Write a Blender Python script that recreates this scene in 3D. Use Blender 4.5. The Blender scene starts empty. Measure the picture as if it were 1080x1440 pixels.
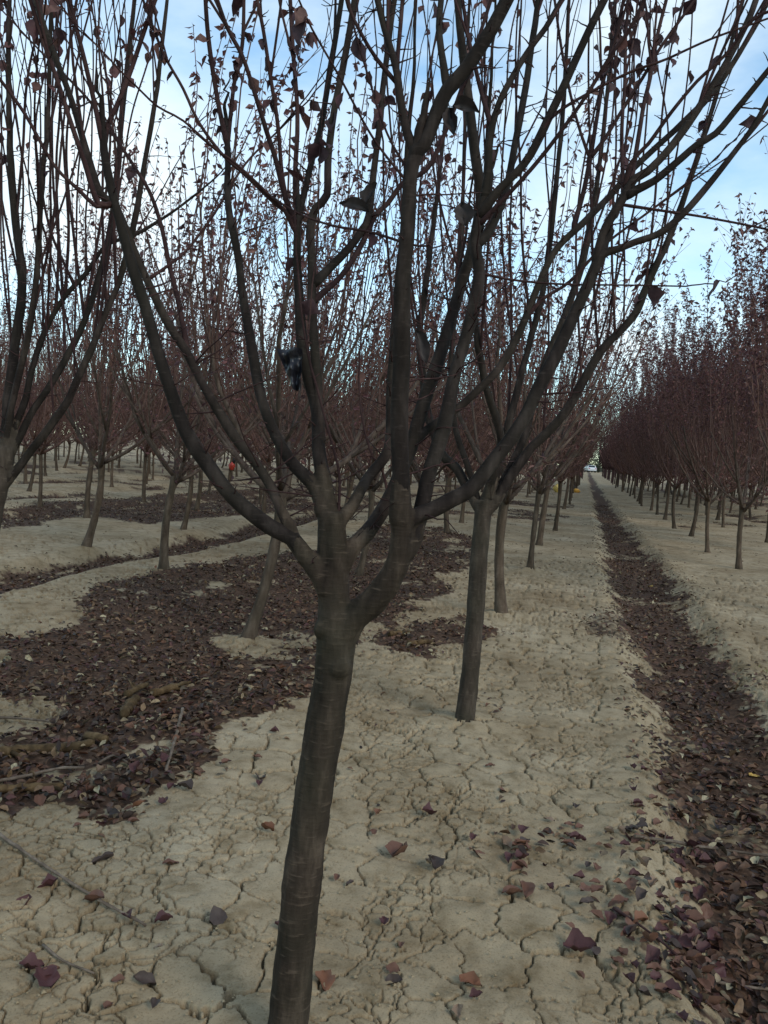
import bpy, math, random
import numpy as np
from mathutils import Vector, Matrix, Quaternion

S = bpy.context.scene
COL = S.collection
random.seed(7)
RNG = np.random.default_rng(11)
R = math.radians

# ------------------------------------------------------------------ camera
CAM_H = 1.30
YAW, PITCH, ROLL = R(14.0), R(4.2), R(3.5)
FPX = 1123.0                                   # focal length in photo pixels (1080 x 1440)
CAM = np.array([0.0, 0.0, CAM_H])
fwd = np.array([-math.sin(YAW) * math.cos(PITCH), math.cos(YAW) * math.cos(PITCH), -math.sin(PITCH)])
r0 = np.array([math.cos(YAW), math.sin(YAW), 0.0])
u0 = np.cross(r0, fwd)
RT = math.cos(ROLL) * r0 + math.sin(ROLL) * u0
UP = -math.sin(ROLL) * r0 + math.cos(ROLL) * u0
cam = bpy.data.cameras.new('camera')
cam.sensor_fit = 'VERTICAL'; cam.sensor_height = 24.0
cam.lens = 24.0 * FPX / 1440.0
cam.clip_start = 0.05; cam.clip_end = 3000
co = bpy.data.objects.new('camera', cam); COL.objects.link(co)
co.matrix_world = Matrix(((RT[0], UP[0], -fwd[0], CAM[0]), (RT[1], UP[1], -fwd[1], CAM[1]),
                          (RT[2], UP[2], -fwd[2], CAM[2]), (0, 0, 0, 1)))
S.camera = co
S.render.resolution_x = 768; S.render.resolution_y = 1024

# ------------------------------------------------------------------ sky, sun, exposure
SUN_EL, SUN_AZ = R(38), R(125)                 # azimuth measured from +Y towards +X
w = bpy.data.worlds.new('World'); S.world = w; w.use_nodes = True
nt = w.node_tree; nt.nodes.clear()
out = nt.nodes.new('ShaderNodeOutputWorld')
bg = nt.nodes.new('ShaderNodeBackground')
sky = nt.nodes.new('ShaderNodeTexSky'); sky.sky_type = 'NISHITA'; sky.sun_disc = False
sky.sun_elevation = SUN_EL; sky.sun_rotation = SUN_AZ
sky.air_density = 1.0; sky.dust_density = 0.1; sky.ozone_density = 1.0
geo = nt.nodes.new('ShaderNodeTexCoord')
mp = nt.nodes.new('ShaderNodeMapping'); mp.inputs['Scale'].default_value = (1.0, 1.0, 2.2)
mp.inputs['Location'].default_value = (0.35, 0.1, 0.0)
n1 = nt.nodes.new('ShaderNodeTexNoise'); n1.inputs['Scale'].default_value = 1.9
n1.inputs['Detail'].default_value = 7; n1.inputs['Roughness'].default_value = 0.55
n1.inputs['Distortion'].default_value = 0.2
rmp = nt.nodes.new('ShaderNodeValToRGB')
rmp.color_ramp.elements[0].position = 0.40; rmp.color_ramp.elements[0].color = (0.05, 0.05, 0.05, 1)
rmp.color_ramp.elements[1].position = 0.66; rmp.color_ramp.elements[1].color = (1, 1, 1, 1)
mul = nt.nodes.new('ShaderNodeMix'); mul.data_type = 'RGBA'
cl = (5.7, 6.5, 6.9, 1)
mul.inputs['B'].default_value = cl
nt.links.new(geo.outputs['Generated'], mp.inputs['Vector'])
nt.links.new(mp.outputs[0], n1.inputs['Vector'])
nt.links.new(n1.outputs['Fac'], rmp.inputs[0])
nt.links.new(rmp.outputs[0], mul.inputs['Factor'])
tn = nt.nodes.new('ShaderNodeMix'); tn.data_type = 'RGBA'; tn.blend_type = 'MULTIPLY'; tn.inputs['Factor'].default_value = 1.0
tn.inputs['B'].default_value = (1.10, 1.42, 1.42, 1)     # the pale cyan cast of thin high haze
nt.links.new(sky.outputs[0], tn.inputs['A'])
nt.links.new(tn.outputs['Result'], mul.inputs['A'])
nt.links.new(mul.outputs['Result'], bg.inputs['Color'])
bg.inputs['Strength'].default_value = 0.15
nt.links.new(bg.outputs[0], out.inputs[0])

sd = bpy.data.lights.new('sun', 'SUN'); sd.energy = 1.5; sd.angle = R(22); sd.color = (1.0, 0.88, 0.72)
so = bpy.data.objects.new('sun', sd); COL.objects.link(so)
sdir = Vector((math.sin(SUN_AZ) * math.cos(SUN_EL), math.cos(SUN_AZ) * math.cos(SUN_EL), math.sin(SUN_EL)))
so.rotation_euler = sdir.to_track_quat('Z', 'Y').to_euler(); so.location = (0, 0, 20)
S.view_settings.view_transform = 'Standard'; S.view_settings.look = 'None'
S.view_settings.exposure = 0.24; S.view_settings.gamma = 1.0
S.view_settings.use_curve_mapping = False

# ------------------------------------------------------------------ helpers
def ray(px, py):
    return fwd + RT * ((px - 540.0) / FPX) - UP * ((py - 720.0) / FPX)
def pt(px, py, z):                              # photo pixel + depth along the lens axis -> world point
    return CAM + ray(px, py) * z
def flat(px, py, h=0.0):                        # photo pixel on the plane z = h
    d = ray(px, py); return CAM + d * ((h - CAM_H) / d[2])
def zdepth(p):
    return float(np.dot(np.asarray(p) - CAM, fwd))

def _hash(ix, iy, seed):
    h = (ix.astype(np.int64) * 374761393 + iy.astype(np.int64) * 668265263 + seed * 1442695041) & 0xffffffff
    h = ((h ^ (h >> 13)) * 1274126177) & 0xffffffff
    h = (h ^ (h >> 16)) & 0xffffffff
    return h.astype(np.float64) / 4294967295.0
def vnoise(x, y, seed=0):
    ix = np.floor(x); iy = np.floor(y); fx = x - ix; fy = y - iy
    ux = fx * fx * fx * (fx * (fx * 6 - 15) + 10); uy = fy * fy * fy * (fy * (fy * 6 - 15) + 10)
    a = _hash(ix, iy, seed); b = _hash(ix + 1, iy, seed); c = _hash(ix, iy + 1, seed); d = _hash(ix + 1, iy + 1, seed)
    return (a + (b - a) * ux) * (1 - uy) + (c + (d - c) * ux) * uy
def fbm(x, y, seed=0, o=4, g=0.5):
    s = 0; a = 1; t = 0
    for k in range(o):
        s = s + a * vnoise(x * 2 ** k + 17.3 * k, y * 2 ** k - 9.1 * k, seed + k); t += a; a *= g
    return s / t * 2 - 1
def sstep(a, b, x):
    t = np.clip((x - a) / (b - a), 0, 1); return t * t * (3 - 2 * t)
def worley_edge(x, y, cell, seed):              # distance to the nearest cell border, and a cell random value
    gx = x / cell; gy = y / cell; ix = np.floor(gx); iy = np.floor(gy)
    best = np.full(x.shape, 1e9); bx = np.zeros_like(x); by = np.zeros_like(x); cr = np.zeros_like(x)
    P = {}
    for dx in (-1, 0, 1):
        for dy in (-1, 0, 1):
            jx = ix + dx; jy = iy + dy
            qx = jx + 0.12 + 0.76 * _hash(jx, jy, seed); qy = jy + 0.12 + 0.76 * _hash(jx, jy, seed + 91)
            P[dx, dy] = (qx, qy)
            d = (qx - gx) ** 2 + (qy - gy) ** 2
            m = d < best
            best = np.where(m, d, best); bx = np.where(m, qx, bx); by = np.where(m, qy, by)
            cr = np.where(m, _hash(jx, jy, seed + 5), cr)
    e = np.full(x.shape, 1e9)
    for dx in (-2, -1, 0, 1, 2):
        for dy in (-2, -1, 0, 1, 2):
            if (dx, dy) in P: qx, qy = P[dx, dy]
            else:
                if abs(dx) + abs(dy) == 4: continue
                jx = ix + dx; jy = iy + dy
                qx = jx + 0.12 + 0.76 * _hash(jx, jy, seed); qy = jy + 0.12 + 0.76 * _hash(jx, jy, seed + 91)
            vx = qx - bx; vy = qy - by; L = np.sqrt(vx * vx + vy * vy)
            ok = L > 1e-5
            dd = ((bx + qx) / 2 - gx) * vx / np.where(ok, L, 1) + ((by + qy) / 2 - gy) * vy / np.where(ok, L, 1)
            e = np.where(ok & (dd < e), dd, e)
    return e * cell, cr

def inpoly(x, y, poly):
    ins = np.zeros(x.shape, bool); n = len(poly)
    for i in range(n):
        x1, y1 = poly[i]; x2, y2 = poly[(i + 1) % n]
        if abs(y2 - y1) < 1e-9: continue
        c = ((y1 > y) != (y2 > y)) & (x < (x2 - x1) * (y - y1) / (y2 - y1) + x1)
        ins ^= c
    return ins
def polydist(x, y, pts):
    d = np.full(x.shape, 1e9)
    for (x1, y1), (x2, y2) in zip(pts[:-1], pts[1:]):
        vx, vy = x2 - x1, y2 - y1; L = vx * vx + vy * vy
        t = np.clip(((x - x1) * vx + (y - y1) * vy) / L, 0, 1)
        d = np.minimum(d, np.hypot(x - x1 - t * vx, y - y1 - t * vy))
    return d
def wpoly(pix): return [tuple(flat(a, b)[:2]) for a, b in pix]

class MB:                                       # collects geometry, builds ONE mesh
    def __init__(s): s.v = []; s.q = []; s.t = []; s.c = []; s.n = 0
    def add(s, v, q=None, t=None, c=None):
        v = np.asarray(v, float)
        if q is not None and len(q): s.q.append(np.asarray(q, np.int64) + s.n)
        if t is not None and len(t): s.t.append(np.asarray(t, np.int64) + s.n)
        s.v.append(v); s.c.append(np.tile([1, 1, 1], (len(v), 1)) if c is None else c); s.n += len(v)
    def tube(s, P, r, sides=6, cap=True, ref=None):
        P = np.asarray(P, float); n = len(P); r = np.broadcast_to(np.asarray(r, float), (n,))
        T = np.gradient(P, axis=0); T /= np.linalg.norm(T, axis=1)[:, None] + 1e-12
        m = T.mean(0)
        if ref is None: ref = np.eye(3)[np.argmin(np.abs(m))]
        A = ref - T * (T @ ref)[:, None]; A /= np.linalg.norm(A, axis=1)[:, None] + 1e-12
        B = np.cross(T, A)
        a = np.arange(sides) * 2 * math.pi / sides
        V = P[:, None] + r[:, None, None] * (np.cos(a)[None, :, None] * A[:, None] + np.sin(a)[None, :, None] * B[:, None])
        V = V.reshape(-1, 3)
        i = np.arange(n - 1)[:, None] * sides; j = np.arange(sides)[None]; k = (j + 1) % sides
        q = np.stack([i + j, i + k, i + sides + k, i + sides + j], -1).reshape(-1, 4)
        tr = None
        if cap:
            V = np.vstack([V, P[:1], P[-1:]]); b = n * sides
            jj = np.arange(sides); kk = (jj + 1) % sides
            tr = np.vstack([np.stack([kk, jj, np.full(sides, b)], -1),
                            np.stack([jj + (n - 1) * sides, kk + (n - 1) * sides, np.full(sides, b + 1)], -1)])
        s.add(V, q, tr)
    def mesh(s, name, mat, smooth=True, tint=False):
        me = bpy.data.meshes.new(name)
        V = np.vstack(s.v) if s.v else np.zeros((0, 3))
        Q = np.vstack(s.q) if s.q else np.zeros((0, 4), int); T = np.vstack(s.t) if s.t else np.zeros((0, 3), int)
        me.vertices.add(len(V)); me.vertices.foreach_set('co', V.astype(np.float32).ravel())
        nl = Q.size + T.size; me.loops.add(nl)
        me.loops.foreach_set('vertex_index', np.concatenate([Q.ravel(), T.ravel()]).astype(np.int32))
        me.polygons.add(len(Q) + len(T))
        st = np.concatenate([np.arange(len(Q)) * 4, Q.size + np.arange(len(T)) * 3]).astype(np.int32)
        me.polygons.foreach_set('loop_start', st)
        me.polygons.foreach_set('use_smooth', np.full(len(st), smooth))
        if tint:
            at = me.attributes.new('tint', 'FLOAT_COLOR', 'POINT')
            C = np.vstack(s.c); C = np.hstack([C, np.ones((len(C), 1))])
            at.data.foreach_set('color', C.astype(np.float32).ravel())
        me.update(calc_edges=True)
        me.materials.append(mat)
        return me

def obj(name, me, parent=None, loc=None):
    o = bpy.data.objects.new(name, me); COL.objects.link(o)
    if parent: o.parent = parent
    if loc is not None: o.location = loc
    return o
def tag(o, label=None, cat=None, group=None, kind=None):
    if label: o['label'] = label
    if cat: o['category'] = cat
    if group: o['group'] = group
    if kind: o['kind'] = kind
    return o

def crom(P, step):                              # smooth resample of a polyline (columns beyond xyz follow)
    P = np.asarray(P, float); n = len(P)
    if n < 3:
        m = max(2, int(np.linalg.norm(P[1, :3] - P[0, :3]) / step)); t = np.linspace(0, 1, m + 1)[:, None]
        return P[0] * (1 - t) + P[1] * t
    E = np.vstack([2 * P[0] - P[1], P, 2 * P[-1] - P[-2]]); o = []
    for i in range(n - 1):
        a, b, c, d = E[i:i + 4]; m = max(1, int(np.linalg.norm((c - b)[:3]) / step + 0.5))
        t = np.arange(m)[:, None] / m
        o.append(0.5 * (2 * b + (c - a) * t + (2 * a - 5 * b + 4 * c - d) * t ** 2 + (3 * b - a - 3 * c + d) * t ** 3))
    o.append(P[-1:]); return np.vstack(o)

# leaf templates: x along, y across, z up
LF_V = np.array([(0, 0, 0), (.28, .36, .10), (.3, 0, 0), (.28, -.36, .10), (.64, .30, .07), (.66, 0, -.03), (.64, -.30, .09), (1, 0, -.10)])
LF_Q = np.array([(1, 2, 5, 4), (2, 3, 6, 5)]); LF_T = np.array([(0, 2, 1), (0, 3, 2), (4, 5, 7), (5, 6, 7)])
LL_V = np.array([(0, 0, 0), (.45, .36, .1), (.5, 0, -.02), (.45, -.36, .1), (1, 0, -.06)])
LL_T = np.array([(0, 2, 1), (0, 3, 2), (1, 2, 4), (2, 3, 4)])
_st = [(0, .02), (.16, .25), (.4, .40), (.65, .33), (.86, .15), (1, .0)]
LH_V = np.array([p for u, h in _st[:-1] for p in ((u, h, h * .28), (u, 0, -.03 * math.sin(u * 3.1)), (u, -h, h * .25))] + [(1, 0, -.09)])
LH_Q = np.array([q for i in range(4) for q in ((i * 3, i * 3 + 1, i * 3 + 4, i * 3 + 3), (i * 3 + 1, i * 3 + 2, i * 3 + 5, i * 3 + 4))]); LH_T = np.array([(12, 13, 15), (13, 14, 15)])
def leaves(mb, pos, d, nrm, L, W, col, lite=False, curl=None, rich=False):
    K = len(pos); d = d / (np.linalg.norm(d, axis=1)[:, None] + 1e-9)
    s = np.cross(nrm, d); s /= np.linalg.norm(s, axis=1)[:, None] + 1e-9
    n = np.cross(d, s)
    tv = LH_V if rich else (LL_V if lite else LF_V)
    V = np.broadcast_to(tv, (K,) + tv.shape).copy()
    if curl is not None:
        V[:, :, 2] = V[:, :, 2] * (1 + 2.5 * curl[:, None]) - 0.35 * curl[:, None] * V[:, :, 0] ** 2
        _g = np.random.default_rng(K); V[:, :, 2] += (_g.random(V.shape[:2]) - .5) * 0.14; V[:, :, 1] *= _g.uniform(.8, 1.2, V.shape[:2]); V[:, :, 1] += .16 * _g.normal(size=(K, 1)) * V[:, :, 0] ** 2
    X = pos[:, None] + (V[:, :, 0] * L[:, None])[..., None] * d[:, None] + (V[:, :, 1] * W[:, None])[..., None] * s[:, None] + (V[:, :, 2] * W[:, None])[..., None] * n[:, None]
    m = tv.shape[0]; off = np.arange(K)[:, None, None] * m
    T = ((LH_T if rich else (LL_T if lite else LF_T))[None] + off).reshape(-1, 3)
    Q = None if lite else ((LH_Q if rich else LF_Q)[None] + off).reshape(-1, 4)
    mb.add(X.reshape(-1, 3), Q, T, np.repeat(col, m, 0))

# ------------------------------------------------------------------ materials
def newmat(name, rough=0.85, spec=0.25):
    m = bpy.data.materials.new(name); m.use_nodes = True
    b = m.node_tree.nodes['Principled BSDF']; b.inputs['Roughness'].default_value = rough
    b.inputs['Specular IOR Level'].default_value = spec
    return m, m.node_tree, b
def N(nt, t, **k):
    n = nt.nodes.new(t)
    for a, v in k.items(): setattr(n, a, v)
    return n
def noise(nt, vec, scale, detail=4, rough=0.55):
    n = N(nt, 'ShaderNodeTexNoise'); n.inputs['Scale'].default_value = scale
    n.inputs['Detail'].default_value = detail; n.inputs['Roughness'].default_value = rough
    nt.links.new(vec, n.inputs['Vector']); return n
def ramp(nt, fac, stops):
    r = N(nt, 'ShaderNodeValToRGB'); e = r.color_ramp.elements
    while len(e) < len(stops): e.new(0.5)
    for x, (p, c) in zip(e, stops): x.position = p; x.color = (*c, 1)
    nt.links.new(fac, r.inputs[0]); return r
def mix(nt, a, b, fac, mode='MIX'):
    m = N(nt, 'ShaderNodeMix', data_type='RGBA', blend_type=mode)
    for s, v in (('A', a), ('B', b)):
        if isinstance(v, tuple): m.inputs[s].default_value = (*v, 1)
        else: nt.links.new(v, m.inputs[s])
    if isinstance(fac, float): m.inputs['Factor'].default_value = fac
    else: nt.links.new(fac, m.inputs['Factor'])
    return m.outputs['Result']
def bump(nt, b, h, strength, dist):
    n = N(nt, 'ShaderNodeBump'); n.inputs['Strength'].default_value = strength; n.inputs['Distance'].default_value = dist
    nt.links.new(h, n.inputs['Height']); nt.links.new(n.outputs[0], b.inputs['Normal'])

def mat_soil():
    m, nt, b = newmat('cracked_soil', 0.95, 0.15)
    tc = N(nt, 'ShaderNodeTexCoord').outputs['Object']
    a = noise(nt, tc, 1.1, 6, .6); c = noise(nt, tc, 9, 6, .65); f = noise(nt, tc, 160, 4, .7)
    base = ramp(nt, a.outputs[0], [(0.3, (.205, .152, .090)), (0.52, (.292, .232, .149)), (0.72, (.370, .307, .213))])
    mot = ramp(nt, c.outputs[0], [(0.3, (.58, .53, .45)), (0.5, (.95, .93, .9)), (0.75, (1.15, 1.14, 1.12))])
    col = mix(nt, base.outputs[0], mot.outputs[0], 1.0, 'MULTIPLY')
    fr = ramp(nt, f.outputs[0], [(0.30, (.45, .40, .34)), (0.48, (1, 1, 1))])
    col = mix(nt, col, fr.outputs[0], 0.7, 'MULTIPLY')
    at = N(nt, 'ShaderNodeAttribute', attribute_name='litter')
    l2 = noise(nt, tc, 38, 5, .7)
    lit = ramp(nt, l2.outputs[0], [(0.3, (.030, .017, .011)), (0.5, (.066, .038, .024)), (0.68, (.125, .076, .048)), (0.8, (.21, .14, .09))])
    col = mix(nt, col, lit.outputs[0], at.outputs['Fac'])
    nt.links.new(col, b.inputs['Base Color'])
    add = N(nt, 'ShaderNodeMath', operation='ADD'); nt.links.new(f.outputs[0], add.inputs[0])
    g = noise(nt, tc, 45, 5, .65); nt.links.new(g.outputs[0], add.inputs[1])
    bump(nt, b, add.outputs[0], 0.6, 0.004)
    return m
def mat_bark(name, dark, mid, light, green=0.0, scale=1.0, bumpd=0.004):
    m, nt, b = newmat(name, 0.85, 0.12)
    tc = N(nt, 'ShaderNodeTexCoord').outputs['Object']
    mp = N(nt, 'ShaderNodeMapping'); mp.inputs['Scale'].default_value = (1, 1, 0.28); nt.links.new(tc, mp.inputs[0])
    a = noise(nt, mp.outputs[0], 22 * scale, 6, .62)
    mp2 = N(nt, 'ShaderNodeMapping'); mp2.inputs['Scale'].default_value = (1, 1, 5.5); nt.links.new(tc, mp2.inputs[0])
    l = noise(nt, mp2.outputs[0], 26 * scale, 3, .5)
    big = noise(nt, tc, 4, 3, .5)
    col = ramp(nt, a.outputs[0], [(0.3, dark), (0.52, mid), (0.74, light)]).outputs[0]
    len_ = ramp(nt, l.outputs[0], [(0.60, (0, 0, 0)), (0.72, (.5, .5, .5))])
    col = mix(nt, col, tuple(min(1, x * 1.1) for x in light), len_.outputs[0])
    if green: 
        gf = ramp(nt, big.outputs[0], [(0.42, (0, 0, 0)), (0.66, (green, green, green))])
        col = mix(nt, col, (.034, .033, .021), gf.outputs[0])
    oi = N(nt, 'ShaderNodeObjectInfo')
    rv = ramp(nt, oi.outputs['Random'], [(0, (.8, .8, .8)), (1, (1.2, 1.15, 1.12))])
    col = mix(nt, col, rv.outputs[0], 1.0, 'MULTIPLY')
    nt.links.new(col, b.inputs['Base Color'])
    ad = N(nt, 'ShaderNodeMath', operation='ADD'); lh = N(nt, 'ShaderNodeMath', operation='MULTIPLY'); lh.inputs[1].default_value = .4; nt.links.new(l.outputs[0], lh.inputs[0]); nt.links.new(a.outputs[0], ad.inputs[0]); nt.links.new(lh.outputs[0], ad.inputs[1])
    bump(nt, b, ad.outputs[0], 0.7, bumpd)
    return m
def mat_leaf(name, base, trans=0.25):
    m, nt, b = newmat(name, 0.6, 0.3)
    at = N(nt, 'ShaderNodeAttribute', attribute_name='tint')
    tc = N(nt, 'ShaderNodeTexCoord').outputs['Object']
    n = noise(nt, tc, 70, 3, .6)
    v = ramp(nt, n.outputs[0], [(0.3, (.65, .65, .65)), (0.7, (1.3, 1.25, 1.2))])
    col = mix(nt, at.outputs['Color'] if base is None else base, v.outputs[0], 1.0, 'MULTIPLY')
    nt.links.new(col, b.inputs['Base Color'])
    tr = N(nt, 'ShaderNodeBsdfTranslucent'); nt.links.new(col, tr.inputs[0])
    ms = N(nt, 'ShaderNodeMixShader'); ms.inputs[0].default_value = trans
    nt.links.new(b.outputs[0], ms.inputs[1]); nt.links.new(tr.outputs[0], ms.inputs[2])
    nt.links.new(ms.outputs[0], nt.nodes['Material Output'].inputs[0])
    return m
def mat_plain(name, col, rough=0.6, var=0.25, scale=20, metallic=0.0):
    m, nt, b = newmat(name, rough, 0.4); b.inputs['Metallic'].default_value = metallic
    tc = N(nt, 'ShaderNodeTexCoord').outputs['Object']
    n = noise(nt, tc, scale, 4, .6)
    v = ramp(nt, n.outputs[0], [(0.3, (1 - var,) * 3), (0.7, (1 + var,) * 3)])
    nt.links.new(mix(nt, col, v.outputs[0], 1.0, 'MULTIPLY'), b.inputs['Base Color'])
    return m

M_SOIL = mat_soil()
M_BARKM = mat_bark('grey_brown_bark', (.026, .019, .014), (.060, .045, .034), (.12, .093, .071), green=0.5, bumpd=.006)
M_BARK = mat_bark('dark_bark', (.012, .0085, .0062), (.034, .0250, .0182), (.090, .068, .050), green=0.5, bumpd=.007)
M_BARK2 = mat_bark('young_bark', (.042, .029, .020), (.080, .058, .041), (.135, .103, .076), green=0.35, scale=1.0)
M_SHOOT = mat_bark('reddish_shoot_bark', (.018, .009, .009), (.038, .020, .019), (.070, .041, .037), scale=1.4, bumpd=.0015)
M_SHOOTF = mat_bark('reddish_crown_bark', (.058, .032, .026), (.122, .070, .056), (.20, .125, .10), scale=1.4, bumpd=.0015)
M_LIMBF = mat_bark('young_limb_bark', (.045, .031, .025), (.088, .064, .051), (.15, .115, .09), green=0.2, scale=1.3, bumpd=.003)
M_LIMB = mat_bark('limb_bark', (.008, .0055, .0045), (.021, .0155, .013), (.052, .040, .034), green=0.25, scale=1.3, bumpd=.003)
M_LEAFC = mat_leaf('clinging_purple_leaf', None, 0.25)
M_LITTER = mat_leaf('dry_fallen_leaf', None, 0.08)
M_STICK = mat_bark('pale_dead_wood', (.07, .052, .038), (.13, .10, .075), (.23, .19, .145), bumpd=.002)
M_ROT = mat_bark('rotten_mossy_wood', (.035, .022, .011), (.09, .058, .028), (.17, .115, .06), green=0.3, bumpd=.006)

# ------------------------------------------------------------------ ground: beds, furrows, litter
F0L = [(1010, 1440), (985, 1380), (950, 1310), (928, 1240), (938, 1150), (920, 1050), (897, 960), (885, 900), (862, 850), (848, 800), (842, 750), (832, 700), (826, 670)]
F0R = [(1330, 1440), (1270, 1300), (1190, 1150), (1130, 1060), (1080, 995), (1050, 950), (1010, 900), (975, 850), (930, 790), (885, 740), (862, 710), (845, 686), (833, 669)]
wl = np.array(wpoly(F0L)); wr = np.array(wpoly(F0R))
wl = wl[np.argsort(wl[:, 1])]; wr = wr[np.argsort(wr[:, 1])]
P1 = wpoly([(0, 905), (60, 892), (115, 875), (105, 850), (140, 825), (205, 812), (265, 795), (335, 782), (440, 772), (500, 780), (520, 850), (455, 958), (400, 985), (330, 1010), (290, 1040), (260, 1080), (215, 1115), (170, 1128), (90, 1108), (0, 1132), (-150, 1160), (-200, 960)])
H1 = [wpoly([(-60, 962), (60, 968), (95, 990), (60, 1012), (-60, 1006)]), wpoly([(300, 885), (335, 872), (375, 880), (392, 902), (370, 918), (320, 915)])]
P2 = wpoly([(500, 745), (570, 735), (620, 740), (668, 758), (662, 800), (612, 812), (640, 835), (578, 850), (545, 882), (490, 870)])
P3 = wpoly([(532, 905), (545, 880), (640, 866), (690, 884), (650, 910), (580, 922)])
P5 = wpoly([(0, 715), (100, 705), (200, 698), (300, 690), (430, 688), (440, 715), (330, 726), (200, 737), (120, 722), (60, 738), (0, 746)])
P6 = wpoly([(690, 1175), (770, 1150), (860, 1165), (930, 1180), (930, 1300), (905, 1330), (868, 1290), (905, 1240), (800, 1215), (730, 1230)])
P7 = wpoly([(822, 878), (850, 862), (890, 868), (892, 905), (850, 898)])
P8 = wpoly([(870, 1270), (905, 1285), (985, 1380), (1010, 1440), (960, 1400), (905, 1320)])
C4 = wpoly([(-120, 838), (0, 812), (120, 785), (230, 768), (340, 745), (440, 722), (560, 697), (680, 680)])

def f0(y):
    yy = np.clip(y, wl[0, 1], None)
    return np.interp(yy, wl[:, 1], wl[:, 0]), np.interp(yy, wr[:, 1], wr[:, 0])
def litter(x, y):
    jx = x + 0.18 * fbm(x * 2.6, y * 2.6, 31, 4) + .07 * fbm(x * 16, y * 16, 77, 2)
    jy = y + 0.18 * fbm(x * 2.6 + 40, y * 2.6, 37, 4) + .07 * fbm(x * 16, y * 16 + 9, 79, 2)
    m = np.zeros(x.shape)
    a, b = f0(jy); m = np.maximum(m, sstep(.02, .12, np.minimum(jx - a, b - jx)))
    k = inpoly(jx, jy, P1)
    for h in H1: k &= ~inpoly(jx, jy, h)
    m = np.maximum(m, k * 1.0)
    for p, d in ((P2, .95), (P3, .9), (P5, .9), (P6, .35), (P7, .6), (P8, .6)): m = np.maximum(m, inpoly(jx, jy, p) * d)
    m = np.maximum(m, sstep(.34, .2, polydist(jx, jy, C4)))
    pat = fbm(x * .55, y * .8, 51, 4)
    for xc in (-8.4, -11.2, -14.1, -17, -20, -23, -26, -29, -32, 5.2, 8.1, 11, 14):
        s = sstep(.55, .3, np.abs(jx - xc + .25 * np.sin(y * .3 + xc)))
        m = np.maximum(m, s * sstep(-.25, .1, pat) * .9)
    pp = sstep(.20, .36, pat) * sstep(13, 17, np.hypot(x, y)) * ((x < -.3) | (x > 2.2))
    m = np.maximum(m, pp * .8)
    gap = sstep(.36, .58, fbm(x * 2.1, y * 2.1, 151, 4) + .22 * fbm(x * 9, y * 9, 155, 2))
    return m * (1 - np.where(x < -.9, .85, .45) * gap)
TREE_BASES = []
def ground_h(x, y, fine=True):
    x = np.asarray(x, float); y = np.asarray(y, float)
    h = 0.035 * fbm(x * .7, y * .7, 3, 3) + 0.012 * fbm(x * 4, y * 4, 8, 3)
    a, b = f0(y); c = (a + b) / 2; hw = np.maximum((b - a) / 2, .1)
    u = np.abs(x - c + .06 * fbm(x * 0 + y * 2.3, y * 2.3, 15, 3)) / hw
    h -= 0.11 * sstep(1.2, .35, u)
    h += 0.02 * sstep(1.9, 1.25, u) * sstep(.95, 1.25, u)
    h -= 0.12 * sstep(.55, .15, polydist(x, y, C4))
    h -= 0.06 * sstep(.9, .2, np.abs(x + 2.35 - .1 * np.sin(y))) * sstep(14, 6, y)
    for xc in (-8.4, -11.2, -14.1, -17, -20, -23, -26, -29, -32, 5.2, 8.1, 11, 14):
        h -= .09 * sstep(.7, .2, np.abs(x - xc + .25 * np.sin(y * .3 + xc)))
    for bx, by in TREE_BASES:
        d = (x - bx) ** 2 + (y - by) ** 2
        h += .045 * np.exp(-d / .028)
    far = sstep(60, 140, np.hypot(x, y))
    h = h * (1 - far)
    if fine: h = h + 0.0022 * fbm(x * 22, y * 22, 21, 3)
    return h
def gh(x, y): return float(ground_h(np.array([x]), np.array([y]), False)[0])
def hit(px, py):                                # photo pixel -> point on the modelled ground
    p = flat(px, py)
    for _ in range(6): p = flat(px, py, gh(p[0], p[1]))
    return p

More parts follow.
